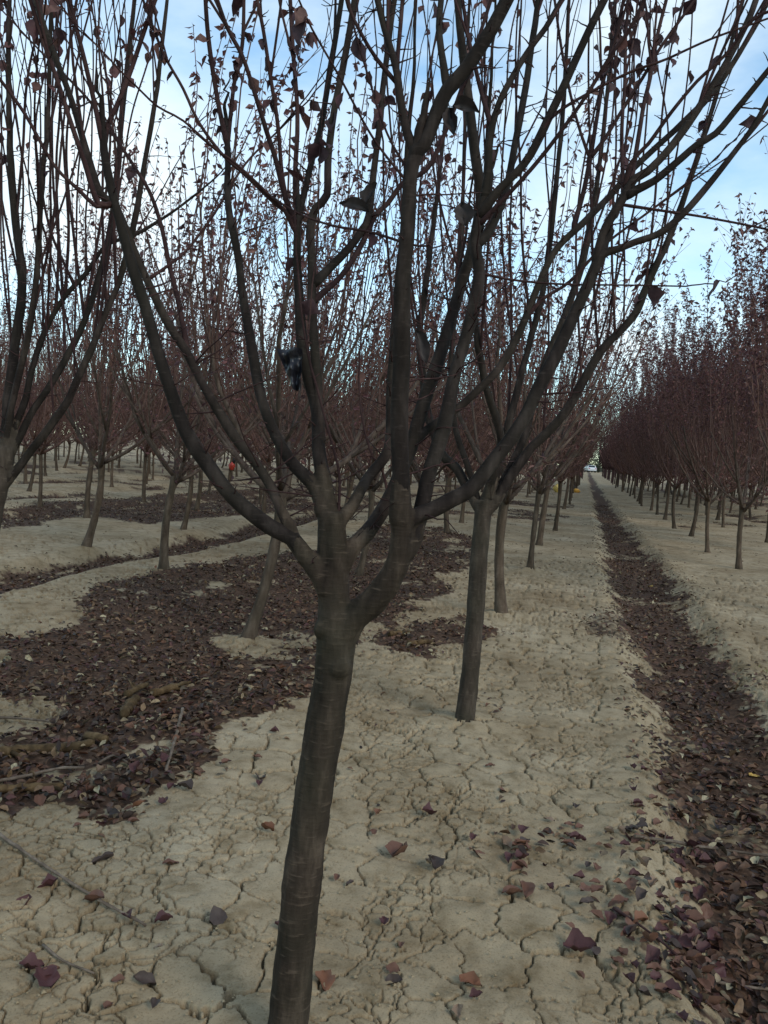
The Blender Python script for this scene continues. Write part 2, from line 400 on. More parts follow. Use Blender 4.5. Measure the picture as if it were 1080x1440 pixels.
def build_ground():
    dr = []; r = 0.9
    while r < 1500:
        dr.append(r)
        k = .0029 if r < 3.6 else (.0029 + (r - 3.6) / 4.4 * .0051 if r < 8 else (.008 if r < 30 else .03))
        r *= 1 + k
    rr = np.concatenate([[0.02, .25, .5, .7, .8], dr])
    c0 = -math.degrees(YAW)
    th = np.concatenate([np.arange(c0 - 30, c0 + 30, .093), np.arange(c0 + 30, c0 + 55, .5), np.arange(c0 + 55, c0 + 305, 4.0), np.arange(c0 + 305, c0 + 330, .5)])
    T, RR = np.meshgrid(np.radians(th), rr)
    x = RR * np.sin(T); y = RR * np.cos(T)
    z = ground_h(x, y); li = litter(x, y)
    near = rr < 11
    xs, ys = x[near], y[near]; ls = li[near]
    wx = xs + .045 * fbm(xs * 7, ys * 9, 61, 3) + .014 * fbm(xs * 40, ys * 40, 65, 2)
    wy = ys + .045 * fbm(xs * 7 + 30, ys * 9, 67, 3) + .014 * fbm(xs * 40, ys * 40 + 8, 69, 2)
    e1, c1 = worley_edge(wx, wy, .175, 101)
    e2, c2 = worley_edge(wx * 1.0 + 3, wy, .062, 201)
    rd = np.hypot(xs, ys); px = rd / 860.0
    k1 = sstep(-.45, .35, fbm(xs * 2.2, ys * 2.2, 71, 3)); k2 = sstep(-.1, .45, fbm(xs * 2.7, ys * 2.7, 73, 3))
    w1 = (.0014 + .0030 * k1 ** 1.2); w2 = .0004 + .0017 * k2
    dry = 1 - np.clip(ls * 1.4, 0, 1)
    g1 = sstep(w1 + .0014, w1 * .45, e1) * (.4 + .6 * k1); g2 = sstep(w2 + .0022, w2 * .4, e2) * k2
    dz = -.050 * g1 - .022 * g2 * (1 - g1)
    dome = np.clip(e1 / .05, 0, 1); dz += .0025 * dome ** .5 + (c1 - .5) * .003 * np.clip(e1 / .006, 0, 1) + (c2 - .5) * .0025 * np.clip(e2 / .015, 0, 1)
    dz += .0012 * fbm(xs * 55, ys * 55, 81, 3) + .003 * fbm(xs * 11, ys * 11, 83, 3)
    z[near] += dz * dry
    V = np.stack([x, y, z], -1).reshape(-1, 3)
    nr, nc = x.shape
    i = np.arange(nr - 1)[:, None] * nc; j = np.arange(nc)[None]; k = (j + 1) % nc
    q = np.stack([i + k, i + j, i + nc + j, i + nc + k], -1).reshape(-1, 4)
    mb = MB(); mb.add(V, q); cen = len(V)
    me = mb.mesh('ground', M_SOIL)
    at = me.attributes.new('litter', 'FLOAT', 'POINT'); at.data.foreach_set('value', sstep(.45, .75, li + .30 * fbm(x * 30, y * 30, 301, 3)).ravel().astype(np.float32))
    tag(obj('ground', me), kind='structure')
    return V.reshape(nr, nc, 3), rr, th

# ------------------------------------------------------------------ trees
PURPLES = np.array([(.10, .041, .046), (.066, .031, .036), (.14, .058, .058), (.16, .070, .062), (.082, .045, .052), (.18, .095, .08)])
def rot_to(v, rng, ang):                        # random direction tilted by ang from v
    v = v / np.linalg.norm(v); a = rng.normal(size=3); a -= v * (a @ v); a /= np.linalg.norm(a)
    return v * math.cos(ang) + a * math.sin(ang)
def gen_tree(seed, H=4.6, fork=1.05, leafy=1.0, nl=6, shoots=9, sides=4, ls=1.0, tl=(40, 66), fluffy=0.0):
    """returns trunk MB, list of limb MBs, shoots MB, leaves MB, all about the trunk foot"""
    rg = np.random.default_rng(seed)
    tr = MB(); limbs = []; sh = MB(); lf = MB()
    k = rg.normal(size=2) * .035
    zz = np.linspace(-.12, fork, 12)
    tx = k[0] * np.sin(zz / fork * 3) ; ty = k[1] * np.sin(zz / fork * 2.4)
    r0 = rg.uniform(.036, .044)
    P = np.stack([tx, ty, zz], -1); rad = r0 * (1 + .55 * np.exp(-np.clip(zz, 0, 9) / .07)) * (1 - .12 * np.clip(zz / fork, 0, 1)) * (1 + .05 * rg.normal(size=12))
    rad[-2:] *= 1.14
    tr.tube(P, rad, 9)
    top = P[-1]
    LP = []; LD = []
    a0 = rg.random() * 6.28
    for i in range(nl):
        az = a0 + i * 6.283 / nl + rg.normal() * .25
        inner = i >= nl - 1
        tilt = R(rg.uniform(*tl)) if not inner else R(rg.uniform(8, 18))
        Ln = rg.uniform(1.1, 1.7); n = 9
        s = np.linspace(0, 1, n); ta = tilt * (1 - .66 * s ** .8)
        dd = np.stack([np.sin(ta) * np.cos(az), np.sin(ta) * np.sin(az), np.cos(ta)], -1)
        st = top + np.array([0, 0, -rg.uniform(0.02, .16)])
        Q = st + np.vstack([np.zeros(3), np.cumsum(dd[:-1] * Ln / (n - 1), 0)]) + rg.normal(size=(n, 3)) * .012 * s[:, None]
        rb = rg.uniform(.020, .027)
        lr = rb * (1 - .55 * s); lr[0] *= 1.25
        lm = MB(); lm.tube(Q, lr, 7)
        subs = []
        for j in range(rg.integers(1, 3)):       # secondary limbs
            t = rg.uniform(.25, .6); b = Q[int(t * (n - 1))]; d = dd[int(t * (n - 1))]
            az2 = az + rg.normal() * 1.0; d2 = d * .8 + np.array([math.cos(az2), math.sin(az2), .3]) * .55
            d2 /= np.linalg.norm(d2); L2 = rg.uniform(.5, .9); s2 = np.linspace(0, 1, 6)
            B = b + d2 * L2 * s2[:, None] + np.array([0, 0, .18]) * (s2 ** 2)[:, None]
            lm.tube(B, rb * .6 * (1 - .45 * s2), 6); subs.append((B, rb * .6))
        limbs.append(lm)
        for (A, w, cnt) in [(Q, rb, shoots)] + [(B, w, shoots // 2) for B, w in subs]:
            for j in range(cnt):                 # long straight upright shoots
                t = 1.0 if j == 0 else rg.uniform(.3, 1) ** .8
                f = t * (len(A) - 1); q = int(min(f, len(A) - 2)); b = A[q] + (A[q + 1] - A[q]) * (f - q)
                topz = H * (.55 + .15 * fluffy + (.47 - .15 * fluffy) * rg.random() ** 1.15); Ls = max(.5, topz - b[2])
                out = b[:2] - top[:2]; out = out / (np.linalg.norm(out) + 1e-6)
                sp = rg.uniform(.02, .30); dv = np.array([out[0] * sp + rg.normal() * .13, out[1] * sp + rg.normal() * .13, 1.0])
                m = 7; ss = np.linspace(0, 1, m)
                side = np.array([rg.normal(), rg.normal(), 0]); side[:2] += out * 1.2
                C = b + dv * Ls * ss[:, None] + side * .16 * (ss ** .5 * (1 - ss))[:, None] + rg.normal(size=(m, 3)) * .022 * ss[:, None]
                ra = rg.uniform(.0042, .0075) * (.7 + .3 * Ls / 2); rr_ = ra * (1 - .78 * ss) + .0008
                sh.tube(C, rr_, sides, cap=False)
                for g in range(rg.integers(2, 5) + int(fluffy * 5)):   # side twiglets
                    t2 = rg.uniform(.15 + .30 * fluffy, .85 + .1 * fluffy); e = C[0] + (C[-1] - C[0]) * t2; k2 = int(t2 * (m - 1)); e = C[k2] + (C[k2 + 1] - C[k2]) * (t2 * (m - 1) - k2)
                    d3 = rot_to(dv, rg, rg.uniform(.3, .9)); l3 = rg.uniform(.10, .48)
                    E = e + d3 * l3 * np.linspace(0, 1, 4)[:, None] + np.array([0, 0, .12 * l3]) * (np.linspace(0, 1, 4) ** 2)[:, None]
                    sh.tube(E, np.linspace(.0028, .0012, 4), 3, cap=False)
                    nk = rg.poisson(leafy * .30 * (.6 + fluffy) * (t2 + .2 if not fluffy else 1.5 * t2 ** 2))
                    if nk: LP.append(E[rg.integers(1, 4, nk)] + rg.normal(size=(nk, 3)) * .012)
                nlv = rg.poisson(7 * leafy * (1 - .35 * fluffy) * Ls / 2)
                if nlv:
                    tt = 1 - rg.random(nlv) ** 1.5 * .75
                    f2 = tt * (m - 1); k3 = np.minimum(f2.astype(int), m - 2)
                    LP.append(C[k3] + (C[k3 + 1] - C[k3]) * (f2 - k3)[:, None])
        for j in range(14):                        # short spurs, near level, on the limbs
            t = rg.uniform(.1, .95); q = int(t * (n - 2)); b = Q[q] + (Q[q + 1] - Q[q]) * rg.random()
            d3 = rg.normal(size=3); d3[2] = abs(d3[2]) * .35; d3 /= np.linalg.norm(d3); l3 = rg.uniform(.12, .5)
            E = b + d3 * l3 * np.linspace(0, 1, 5)[:, None] + rg.normal(size=(5, 3)) * .012 + np.array([0, 0, .2 * l3]) * (np.linspace(0, 1, 5) ** 2)[:, None]
            E[0] = b; sh.tube(E, np.linspace(.0042, .0013, 5), 3, cap=False)
            for g in range(3):
                e = E[rg.integers(1, 5)]; d4 = rot_to(d3, rg, 1.0)
                sh.tube(np.stack([e, e + d4 * rg.uniform(.05, .2)]), [.002, .001], 3, cap=False)
            if rg.random() < .5 * leafy * (1 - .8 * fluffy): LP.append(E[-2:] )
    if LP:
        LP = np.vstack(LP); K = len(LP)
        d = rg.normal(size=(K, 3)); d[:, 2] = -np.abs(d[:, 2]) * .5 - .25
        n = rg.normal(size=(K, 3)); n[:, 2] += .6
        L = rg.uniform(.036, .068, K) * ls
        leaves(lf, LP, d, n, L, L * rg.uniform(.5, .72, K), PURPLES[rg.integers(0, len(PURPLES), K)] * rg.uniform(.7, 1.3, (K, 1)), lite=True, curl=rg.random(K) * .5)
    return tr, limbs, sh, lf

def copy_part(src, parent):
    c = src.copy(); COL.objects.link(c); c.parent = parent; return c

def tree_meshes(seed, near, **k):
    tr, lb, sh, lf = gen_tree(seed, **k)
    out = [('trunk', tr.mesh('trunk', M_BARK2), None)]
    if near:
        for b in lb: out.append(('limb', b.mesh('limb', M_LIMBF), None))
        out.append(('shoots', sh.mesh('shoots', M_SHOOTF), 'stuff'))
        if lf.n: out.append(('leaves', lf.mesh('leaves', M_LEAFC, False, True), 'stuff'))
    else:
        cr = MB()
        for b in lb: cr.add(np.vstack(b.v), np.vstack(b.q), np.vstack(b.t))
        cr.add(np.vstack(sh.v), np.vstack(sh.q))
        out.append(('crown', cr.mesh('crown', M_SHOOTF), None))
        if lf.n: out.append(('leaves', lf.mesh('leaves', M_LEAFC, False, True), 'stuff'))
    return out
PROTO = {}
def place_tree(variant, x, y, lean, rotz, scale, label, group=None, z=None):
    key = variant
    e = bpy.data.objects.new('plum_tree', None); COL.objects.link(e)
    e.empty_display_size = .2
    e.location = (x, y, gh(x, y) if z is None else z)
    q = Vector((0, 0, 1)).rotation_difference(Vector(lean).normalized()) @ Quaternion((0, 0, 1), rotz)
    e.rotation_mode = 'QUATERNION'; e.rotation_quaternion = q; e.scale = (scale,) * 3
    tag(e, label, 'tree', group)
    if key in PROTO:
        for s in PROTO[key]: copy_part(s, e)
    else:
        L = []
        for nme, me, kind in VARIANTS[key]:
            o = obj(nme, me, e)
            if kind: o['kind'] = kind
            L.append(o)
        PROTO[key] = L
    return e

VARIANTS = {}
for i in range(5): VARIANTS['near%d' % i] = tree_meshes(100 + i, True, H=4.3 + .15 * i, leafy=5.0, nl=6 + i % 2, shoots=7)
for i in range(6): VARIANTS['far%d' % i] = tree_meshes(200 + i, False, H=4.1 + .12 * i, leafy=3.6, nl=6, shoots=9, sides=3)
for i in range(4): VARIANTS['rnear%d' % i] = tree_meshes(300 + i, True, H=4.5 + .18 * i, leafy=11.0, ls=1.15, nl=6 + i % 2, shoots=6, fluffy=1.0)
for i in range(6): VARIANTS['rfar%d' % i] = tree_meshes(400 + i, False, H=4.4 + .14 * i, leafy=9.0, ls=1.25, nl=6, shoots=6, fluffy=1.0, sides=3)

for i in range(3): VARIANTS['row%d' % i] = tree_meshes(150 + i, True, H=4.0 + .2 * i, leafy=5, nl=6, shoots=7, tl=(34, 54))
for i in range(3): VARIANTS['rowfar%d' % i] = tree_meshes(250 + i, False, H=3.9 + .15 * i, leafy=4, nl=6, shoots=7, sides=3, tl=(34, 56))
# trees whose feet the photograph shows: foot pixel, fork pixel
SEEN_L = [((350, 893), (384, 738)), ((230, 808), (257, 636)), ((56, 712), (56, 630)), ((122, 728), (135, 616)),
          ((202, 703), (207, 612)), ((41, 690), (48, 623)), ((157, 684), (159, 608)), ((141, 671), (149, 610)),
          ((276, 717), (280, 640)), ((293, 695), (297, 630)), ((322, 680), (328, 630)), ((333, 669), (337, 628)),
          ((367, 708), (370, 640)), ((167, 658), (170, 610)), ((215, 671), (217, 612)), ((111, 645), (112, 606)),
          ((80, 662), (82, 608)), ((28, 651), (29, 600)), ((505, 806), (521, 672)), ((629, 749), (636, 664)),
          ((649, 735), (655, 660)), ((471, 720), (474, 650))]
SEEN_0 = [((704, 868), (718, 705)), ((745, 803), (763, 668)), ((758, 767), (776, 670)), ((784, 725), (792, 668)), ((793, 716), (800, 668))]
SEEN_R = [((1039, 800), (1047, 684)), ((995, 775), (1000, 684)), ((972, 755), (981, 672)), ((948, 744), (955, 672)),
          ((935, 731), (940, 670)), ((924, 724), (927, 668)), ((902, 712), (906, 666)), ((1017, 742), (1021, 680)), ((1056, 727), (1060, 682))]
spots = []                                      # x, y, lean, side
def from_seen(L, side):
    for (b, t) in L:
        p = flat(*b); z = zdepth(p); q = pt(t[0], t[1], z); v = q - p
        v = v / np.linalg.norm(v); v[2] = max(v[2], .9)
        spots.append((p[0], p[1], tuple(v), side))
from_seen(SEEN_L, 'L'); from_seen(SEEN_0, '0'); from_seen(SEEN_R, 'R')
MAIN_FOOT = flat(397, 1495); SECOND_FOOT = flat(653, 1016)
LEFT_FOOT = np.array([-2.62, 2.75, 0.0])
taken = [(s[0], s[1]) for s in spots] + [tuple(MAIN_FOOT[:2]), tuple(SECOND_FOOT[:2]), tuple(LEFT_FOOT[:2])]
def inview(x, y, m):
    az = math.degrees(math.atan2(x, y)) + math.degrees(YAW)
    return abs(az) < 26 + m
rr = random.Random(5); fill = []
for k in range(-1, 34):
    xr = -0.59 - 1.68 * k if k >= 0 else None
    if xr is None: continue
    y = 1.2 + rr.random() * 1.5
    while y < (118 if k == 0 else 62):
        x = xr + rr.gauss(0, .10); yy = y + rr.gauss(0, .15)
        dist = math.hypot(x, yy)
        if dist > 9.0 and dist < (118 if k == 0 else 52) and inview(x, yy, 28 * 1.1 / max(1.5, dist) + 1) and all((x - a) ** 2 + (yy - b) ** 2 > 1.55 ** 2 for a, b in taken):
            fill.append((dist, x, yy, '0' if k == 0 else 'L'))
        y += 2.75
for k in range(0, 12):
    xr = 2.15 + 1.5 * k; y = 7.4 + rr.random()
    while y < 118:
        x = xr + rr.gauss(0, .1); yy = y + rr.gauss(0, .15); dist = math.hypot(x, yy)
        if dist < (118 if k < 3 else 70) and inview(x, yy, 28 / max(1.5, dist) + 1) and all((x - a) ** 2 + (yy - b) ** 2 > 1.3 ** 2 for a, b in taken):
            fill.append((dist, x, yy, 'R'))
        y += 2.35
fill.sort()
LIMIT = 296 - len(spots)
for d, x, y, side in fill[:LIMIT]:
    spots.append((x, y, (rr.gauss(.035, .05), rr.gauss(0, .05), 1), side))
FARREST = fill[LIMIT:]
for s in spots:
    if math.hypot(s[0], s[1]) < 12: TREE_BASES.append((s[0], s[1]))
TREE_BASES += [tuple(MAIN_FOOT[:2]), tuple(SECOND_FOOT[:2]), tuple(LEFT_FOOT[:2])]

GV, g_r, g_th = build_ground()

for n, (x, y, lean, side) in enumerate(spots):
    d = math.hypot(x, y)
    kind = ('rnear%d' % (n % 4) if d < 15 else 'rfar%d' % rr.randrange(6)) if side == 'R' else ('near%d' % (n % 5) if d < 13 else 'far%d' % rr.randrange(6))
    sc = rr.uniform(.86, 1.10)
    if side == '0': kind = 'row%d' % (n % 3) if d < 15 else 'rowfar%d' % (n % 3); lean = (lean[0] * .8, lean[1], lean[2])
    if n == 0: lab, grp = 'bare plum tree with its trunk rooted inside the wide dark leaf litter', None
    elif n == 1: lab, grp = 'bare leaning plum tree on the pale strip beside a narrow leaf-filled ditch', None
    elif side == '0': lab, grp = 'slender plum tree in the row edging the long leaf-filled furrow, on the bare-crowned side', 'plum trees lining the furrow'
    elif side == 'R':
        row = 'first leafy row bordering' if x < 2.8 else ('second leafy row beyond' if x < 4.3 else 'deeper leafy rows beyond')
        lab = 'purple-leaved plum tree in the %s the long leaf-filled furrow' % row; grp = 'purple plum trees, ' + row.split(' b')[0]
    else:
        soil = 'in dark leaf litter' if litter(np.array([x]), np.array([y]))[0] > .45 else 'in pale bare soil'
        band = 'near rows past the ditch' if d < 14 else ('middle back rows' if d < 28 else 'farthest back rows by the open field')
        lab = 'slender bare plum tree %s, %s' % (soil.replace('in dark', 'rooted in dark').replace('in pale', 'rooted in pale'), band); grp = 'bare plum trees %s, %s' % (soil, band)
    place_tree(kind, x, y, lean, rr.random() * 6.28, sc, lab, grp)
if FARREST:
    mb = MB()
    for d, x, y, side in FARREST:
        rg = np.random.default_rng(int(d * 1000)); z = gh(x, y)
        mb.tube(np.array([(x, y, z - .1), (x + .03, y, z + 1.1)]), .045, 4, False)
        for j in range(26):
            a = rg.random() * 6.28; rr_ = rg.uniform(.1, .9)
            b = np.array([x, y, z + 1.0]); c = b + np.array([math.cos(a) * rr_ * .7, math.sin(a) * rr_ * .7, .9]); e = c + np.array([math.cos(a) * .25, math.sin(a) * .25, rg.uniform(1.6, 2.8)])
            mb.tube(np.stack([b, c, e]), [.02, .012, .004], 3, False)
    tag(obj('distant_plum_trees', mb.mesh('distant_plum_trees', M_SHOOT)), 'far rows of bare plum trees merging into one brown mass', 'trees', kind='stuff')

# ------------------------------------------------------------------ the three near trees, limb by limb
def trace(pts, z0, z1, w0, w1, step=.02, pw=1.0):
    """photo polyline with a depth run -> points and radii in metres"""
    A = np.array([(p[0], p[1]) for p in pts], float)
    L = np.concatenate([[0], np.cumsum(np.hypot(*np.diff(A, axis=0).T))]); t = L / L[-1]
    z = z0 + (z1 - z0) * t; wd = w0 + (w1 - w0) * t ** pw
    P = np.array([pt(a[0], a[1], zz) for a, zz in zip(A, z)])
    Q = np.hstack([P, (wd / 2 * z / FPX)[:, None]])
    return crom(Q, step)
def extend(Q, length, rend, rg, up=.35, n=9):
    d = Q[-1, :3] - Q[-4, :3]; d /= np.linalg.norm(d); s = np.linspace(0, 1, n + 1)[1:, None]
    P = Q[-1, :3] + d * length * s + np.array([0, 0, up * length]) * s ** 2 + rg.normal(size=(n, 3)) * .006 * s
    r = Q[-1, 3] + (rend - Q[-1, 3]) * s
    return np.vstack([Q, np.hstack([P, r])])
def spurs(mb, Q, cnt, rg, lmax=.16, lmin=.02, r=.0022):
    for _ in range(cnt):
        i = rg.integers(2, len(Q) - 1); b = Q[i, :3]; t = Q[i] - Q[i - 1]; t = t[:3] / (np.linalg.norm(t[:3]) + 1e-9)
        d = rot_to(t, rg, rg.uniform(.9, 1.5)); d[2] = d[2] * .5 + .1; d /= np.linalg.norm(d)
        l = lmin + (lmax - lmin) * rg.random() ** 2.2; s = np.linspace(0, 1, 5)[:, None]
        E = b + d * l * s + rg.normal(size=(5, 3)) * .03 * l * s
        E[0] = b
        mb.tube(E, np.linspace(min(r, Q[i, 3] * .6), .0007, 5), 4, cap=False)
        if l > .07:
            for g in range(int(rg.integers(1, 4))):
                e = E[rg.integers(1, 4)]; d2 = rot_to(d, rg, .9)
                mb.tube(np.stack([e, e + d2 * rg.uniform(.015, .06)]), [.0013, .0006], 3, cap=False)
def knobby(Q, rg, amp=.06):
    n = len(Q); k = np.interp(np.arange(n), np.arange(0, n + 6, 5), rg.normal(size=len(np.arange(0, n + 6, 5))))
    Q = Q.copy(); Q[:, 3] *= 1 + amp * k
    Q[:, :3] += (np.interp(np.arange(n), np.arange(0, n + 6, 4), rg.normal(size=len(np.arange(0, n + 6, 4)))) * Q[:, 3] * .10)[:, None] * np.array([.7, .5, 0])
    return Q
def union_mesh(name, tubes, voxel, mat, smooth=4):      # trunk and limb collars flow into each other
    mb = MB()
    for P, r, s in tubes: mb.tube(P, r, s)
    me = mb.mesh(name, mat); o = bpy.data.objects.new('tmp', me); COL.objects.link(o)
    m = o.modifiers.new('r', 'REMESH'); m.mode = 'VOXEL'; m.voxel_size = voxel
    m2 = o.modifiers.new('s', 'SMOOTH'); m2.factor = .5; m2.iterations = smooth
    dg = bpy.context.evaluated_depsgraph_get(); e = o.evaluated_get(dg)
    me2 = bpy.data.meshes.new_from_object(e); bpy.data.objects.remove(o)
    me2.name = name; me2.materials.clear(); me2.materials.append(mat)
    n = len(me2.vertices); V = np.zeros(n * 3, np.float32); me2.vertices.foreach_get('co', V); V = V.reshape(-1, 3)
    Nn = np.zeros(n * 3, np.float32); me2.vertices.foreach_get('normal', Nn); Nn = Nn.reshape(-1, 3)
    a = np.arctan2(V[:, 1] - V[:, 1].mean(), V[:, 0] - V[:, 0].mean())
    d = .0020 * np.abs(fbm(a * 9 + V[:, 0] * 12, V[:, 2] * 6, 15, 3)) + .0018 * fbm(a * 3 + V[:, 0] * 30, V[:, 2] * 30, 5, 4) + .0022 * fbm(V[:, 0] * 26 + V[:, 2] * 7, V[:, 1] * 26 + V[:, 2] * 9, 9, 3) + .0035 * fbm(V[:, 0] * 9 + 5, V[:, 2] * 8 + V[:, 1] * 9, 19, 3)
    V = V + Nn * d[:, None]
    me2.vertices.foreach_set('co', V.astype(np.float32).ravel())
    me2.polygons.foreach_set('use_smooth', np.ones(len(me2.polygons), bool)); me2.update()
    return me2

NEARQ = {}
def near_tree(label, foot, trunk, limbs, seed, bark, limb_bark, voxel, twig_n, ext, leaf_n):
    rg = np.random.default_rng(seed)
    foot = np.array([foot[0], foot[1], gh(foot[0], foot[1])])
    e = bpy.data.objects.new('plum_tree', None); COL.objects.link(e); e.location = foot; tag(e, label, 'tree')
    raw = [Q for Q, _, _ in limbs]; fixed = []                # seat every side limb on the limb it leaves
    def proj(P):
        q = P - CAM; z = q @ fwd; return np.stack([540 + FPX * (q @ RT) / z, 720 - FPX * (q @ UP) / z, z], -1)
    for k, (Q, collar, thin) in enumerate(limbs):
        if not collar:
            C = np.vstack([(fixed[j][0] if j < k else raw[j]) for j in range(len(limbs)) if j != k])
            own = proj(Q[:1, :3])[0]; pc = proj(C[:, :3]); ok = C[:, 3] > Q[0, 3] * .75
            c = np.hypot(pc[:, 0] - own[0], pc[:, 1] - own[1]) + 25 * np.abs(pc[:, 2] - own[2]) + np.where(ok, 0, 60)
            dv = C[np.argmin(c), :3] - Q[0, :3]
            s_ = np.concatenate([[0], np.cumsum(np.linalg.norm(np.diff(Q[:, :3], axis=0), axis=1))])
            Q = Q.copy(); Q[:, :3] += dv * np.exp(-s_ / (.12 + 1.2 * np.linalg.norm(dv)))[:, None]
        fixed.append((Q, collar, thin))
    limbs = fixed
    tubes = []
    for Q in trunk: tubes.append((Q[:, :3] - foot, Q[:, 3], 18))
    for k, (Q, collar, thin) in enumerate(limbs):
        if collar:                                       # flared collar fused with the trunk
            m = min(len(Q) - 1, 8); s = np.linspace(0, 1, m)
            tubes.append((Q[:m, :3] - foot, Q[:m, 3] * (1.28 - .40 * s), 14))
    obj('trunk', union_mesh('trunk', tubes, voxel, bark), e)
    LP = []
    for k, (Q, collar, thin) in enumerate(limbs):
        Q = knobby(Q, rg, .05 if not thin else .03)
        if not collar: Q[:4, 3] *= np.array([1.0, 1.22, 1.14, 1.05])
        Q = extend(Q, ext[k] or .12, .0010, rg, up=.18)
        mb = MB(); mb.tube(Q[:, :3] - foot, Q[:, 3], 12 if Q[0, 3] > .008 else 7)
        lo = obj('limb' if not thin else 'shoot', mb.mesh('limb', limb_bark if not thin else M_SHOOT), e)
        NEARQ.setdefault(label, []).append(Q)
        tw = MB(); Q2 = Q.copy(); Q2[:, :3] -= foot
        L = np.linalg.norm(np.diff(Q2[:, :3], axis=0), axis=1).sum()
        if thin: spurs(tw, Q2, max(1, int(L * twig_n * .9)), rg, .035, .006, .0018)
        else: spurs(tw, Q2[:int(len(Q2) * .8)], max(1, int(L * twig_n * (.8 if collar else .4))), rg, .20 if collar else .08)
        LP += [Q2[j, :3] for j in rg.integers(int(len(Q2) * .45), len(Q2), leaf_n if thin else 1)]
        if ext[k]:                                       # upright shoots off the upper limb
            for g in range(2):
                i = rg.integers(int(len(Q2) * .45), len(Q2) - 3); b = Q2[i, :3]; t = Q2[i + 1, :3] - Q2[i - 1, :3]; t /= np.linalg.norm(t)
                d = rot_to(t, rg, rg.uniform(.15, .5)); d[2] = abs(d[2]) + .5; d /= np.linalg.norm(d); l = rg.uniform(.5, 1.1)
                s = np.linspace(0, 1, 10)[:, None]
                E = b + d * l * s + np.array([0, 0, .15]) * s ** 2 + rg.normal(size=(10, 3)) * .006 * s
                tw.tube(E, np.linspace(min(.0038, Q2[i, 3] * .7), .0010, 10), 5, cap=False)
                LP += [E[j] for j in rg.integers(4, 10, leaf_n)]
        if tw.n: tag(obj('twigs', tw.mesh('twigs', M_SHOOT), lo), kind='stuff')
    return e, np.array(LP) if LP else np.zeros((0, 3)), foot, rg

ZB = zdepth(MAIN_FOOT)
tk = trace([(394, 1525), (398, 1480), (405, 1440), (415, 1340), (428, 1210), (447, 1080), (464, 985), (473, 915), (472, 860)], ZB, 1.66, 57, 50)
tk[:, 3] *= 1 + .10 * np.exp(-((np.linspace(0, 1, len(tk)) - .93) / .05) ** 2)
stA = trace([(474, 905), (470, 850), (468, 800), (467, 755), (466, 722)], 1.66, 1.66, 48, 36)
stB = trace([(478, 905), (498, 868), (525, 845), (547, 818), (561, 786), (565, 755), (565, 715)], 1.66, 1.61, 44, 30)
KW = 1.0
def LM(pts, z0, z1, w0, w1, collar=False, thin=False, ext=0, pw=1.0):
    k = (.72 if thin else (.90 if collar else .77)) * KW; w0 *= k; w1 *= k * (.90 if collar else 1)
    return (trace(pts, z0, z1, w0, w1, pw=pw), collar, thin), ext
def burl(px, py, z, w, dx=0, dy=0, l=.02):
    c = pt(px, py, z); d = RT * dx + UP * dy - fwd * .5; d = d / np.linalg.norm(d); s = np.linspace(-1, 1, 7)
    rr_ = w / 2 * z / FPX * np.sqrt(np.clip(1 - s ** 2, .04, 1)); return np.hstack([c + d * (s * l)[:, None], rr_[:, None]])
BURLS = [burl(455, 884, 1.645, 30, -.8, .1), burl(478, 938, 1.635, 34, .1, 0), burl(450, 800, 1.645, 18, -1, .6, .03)]
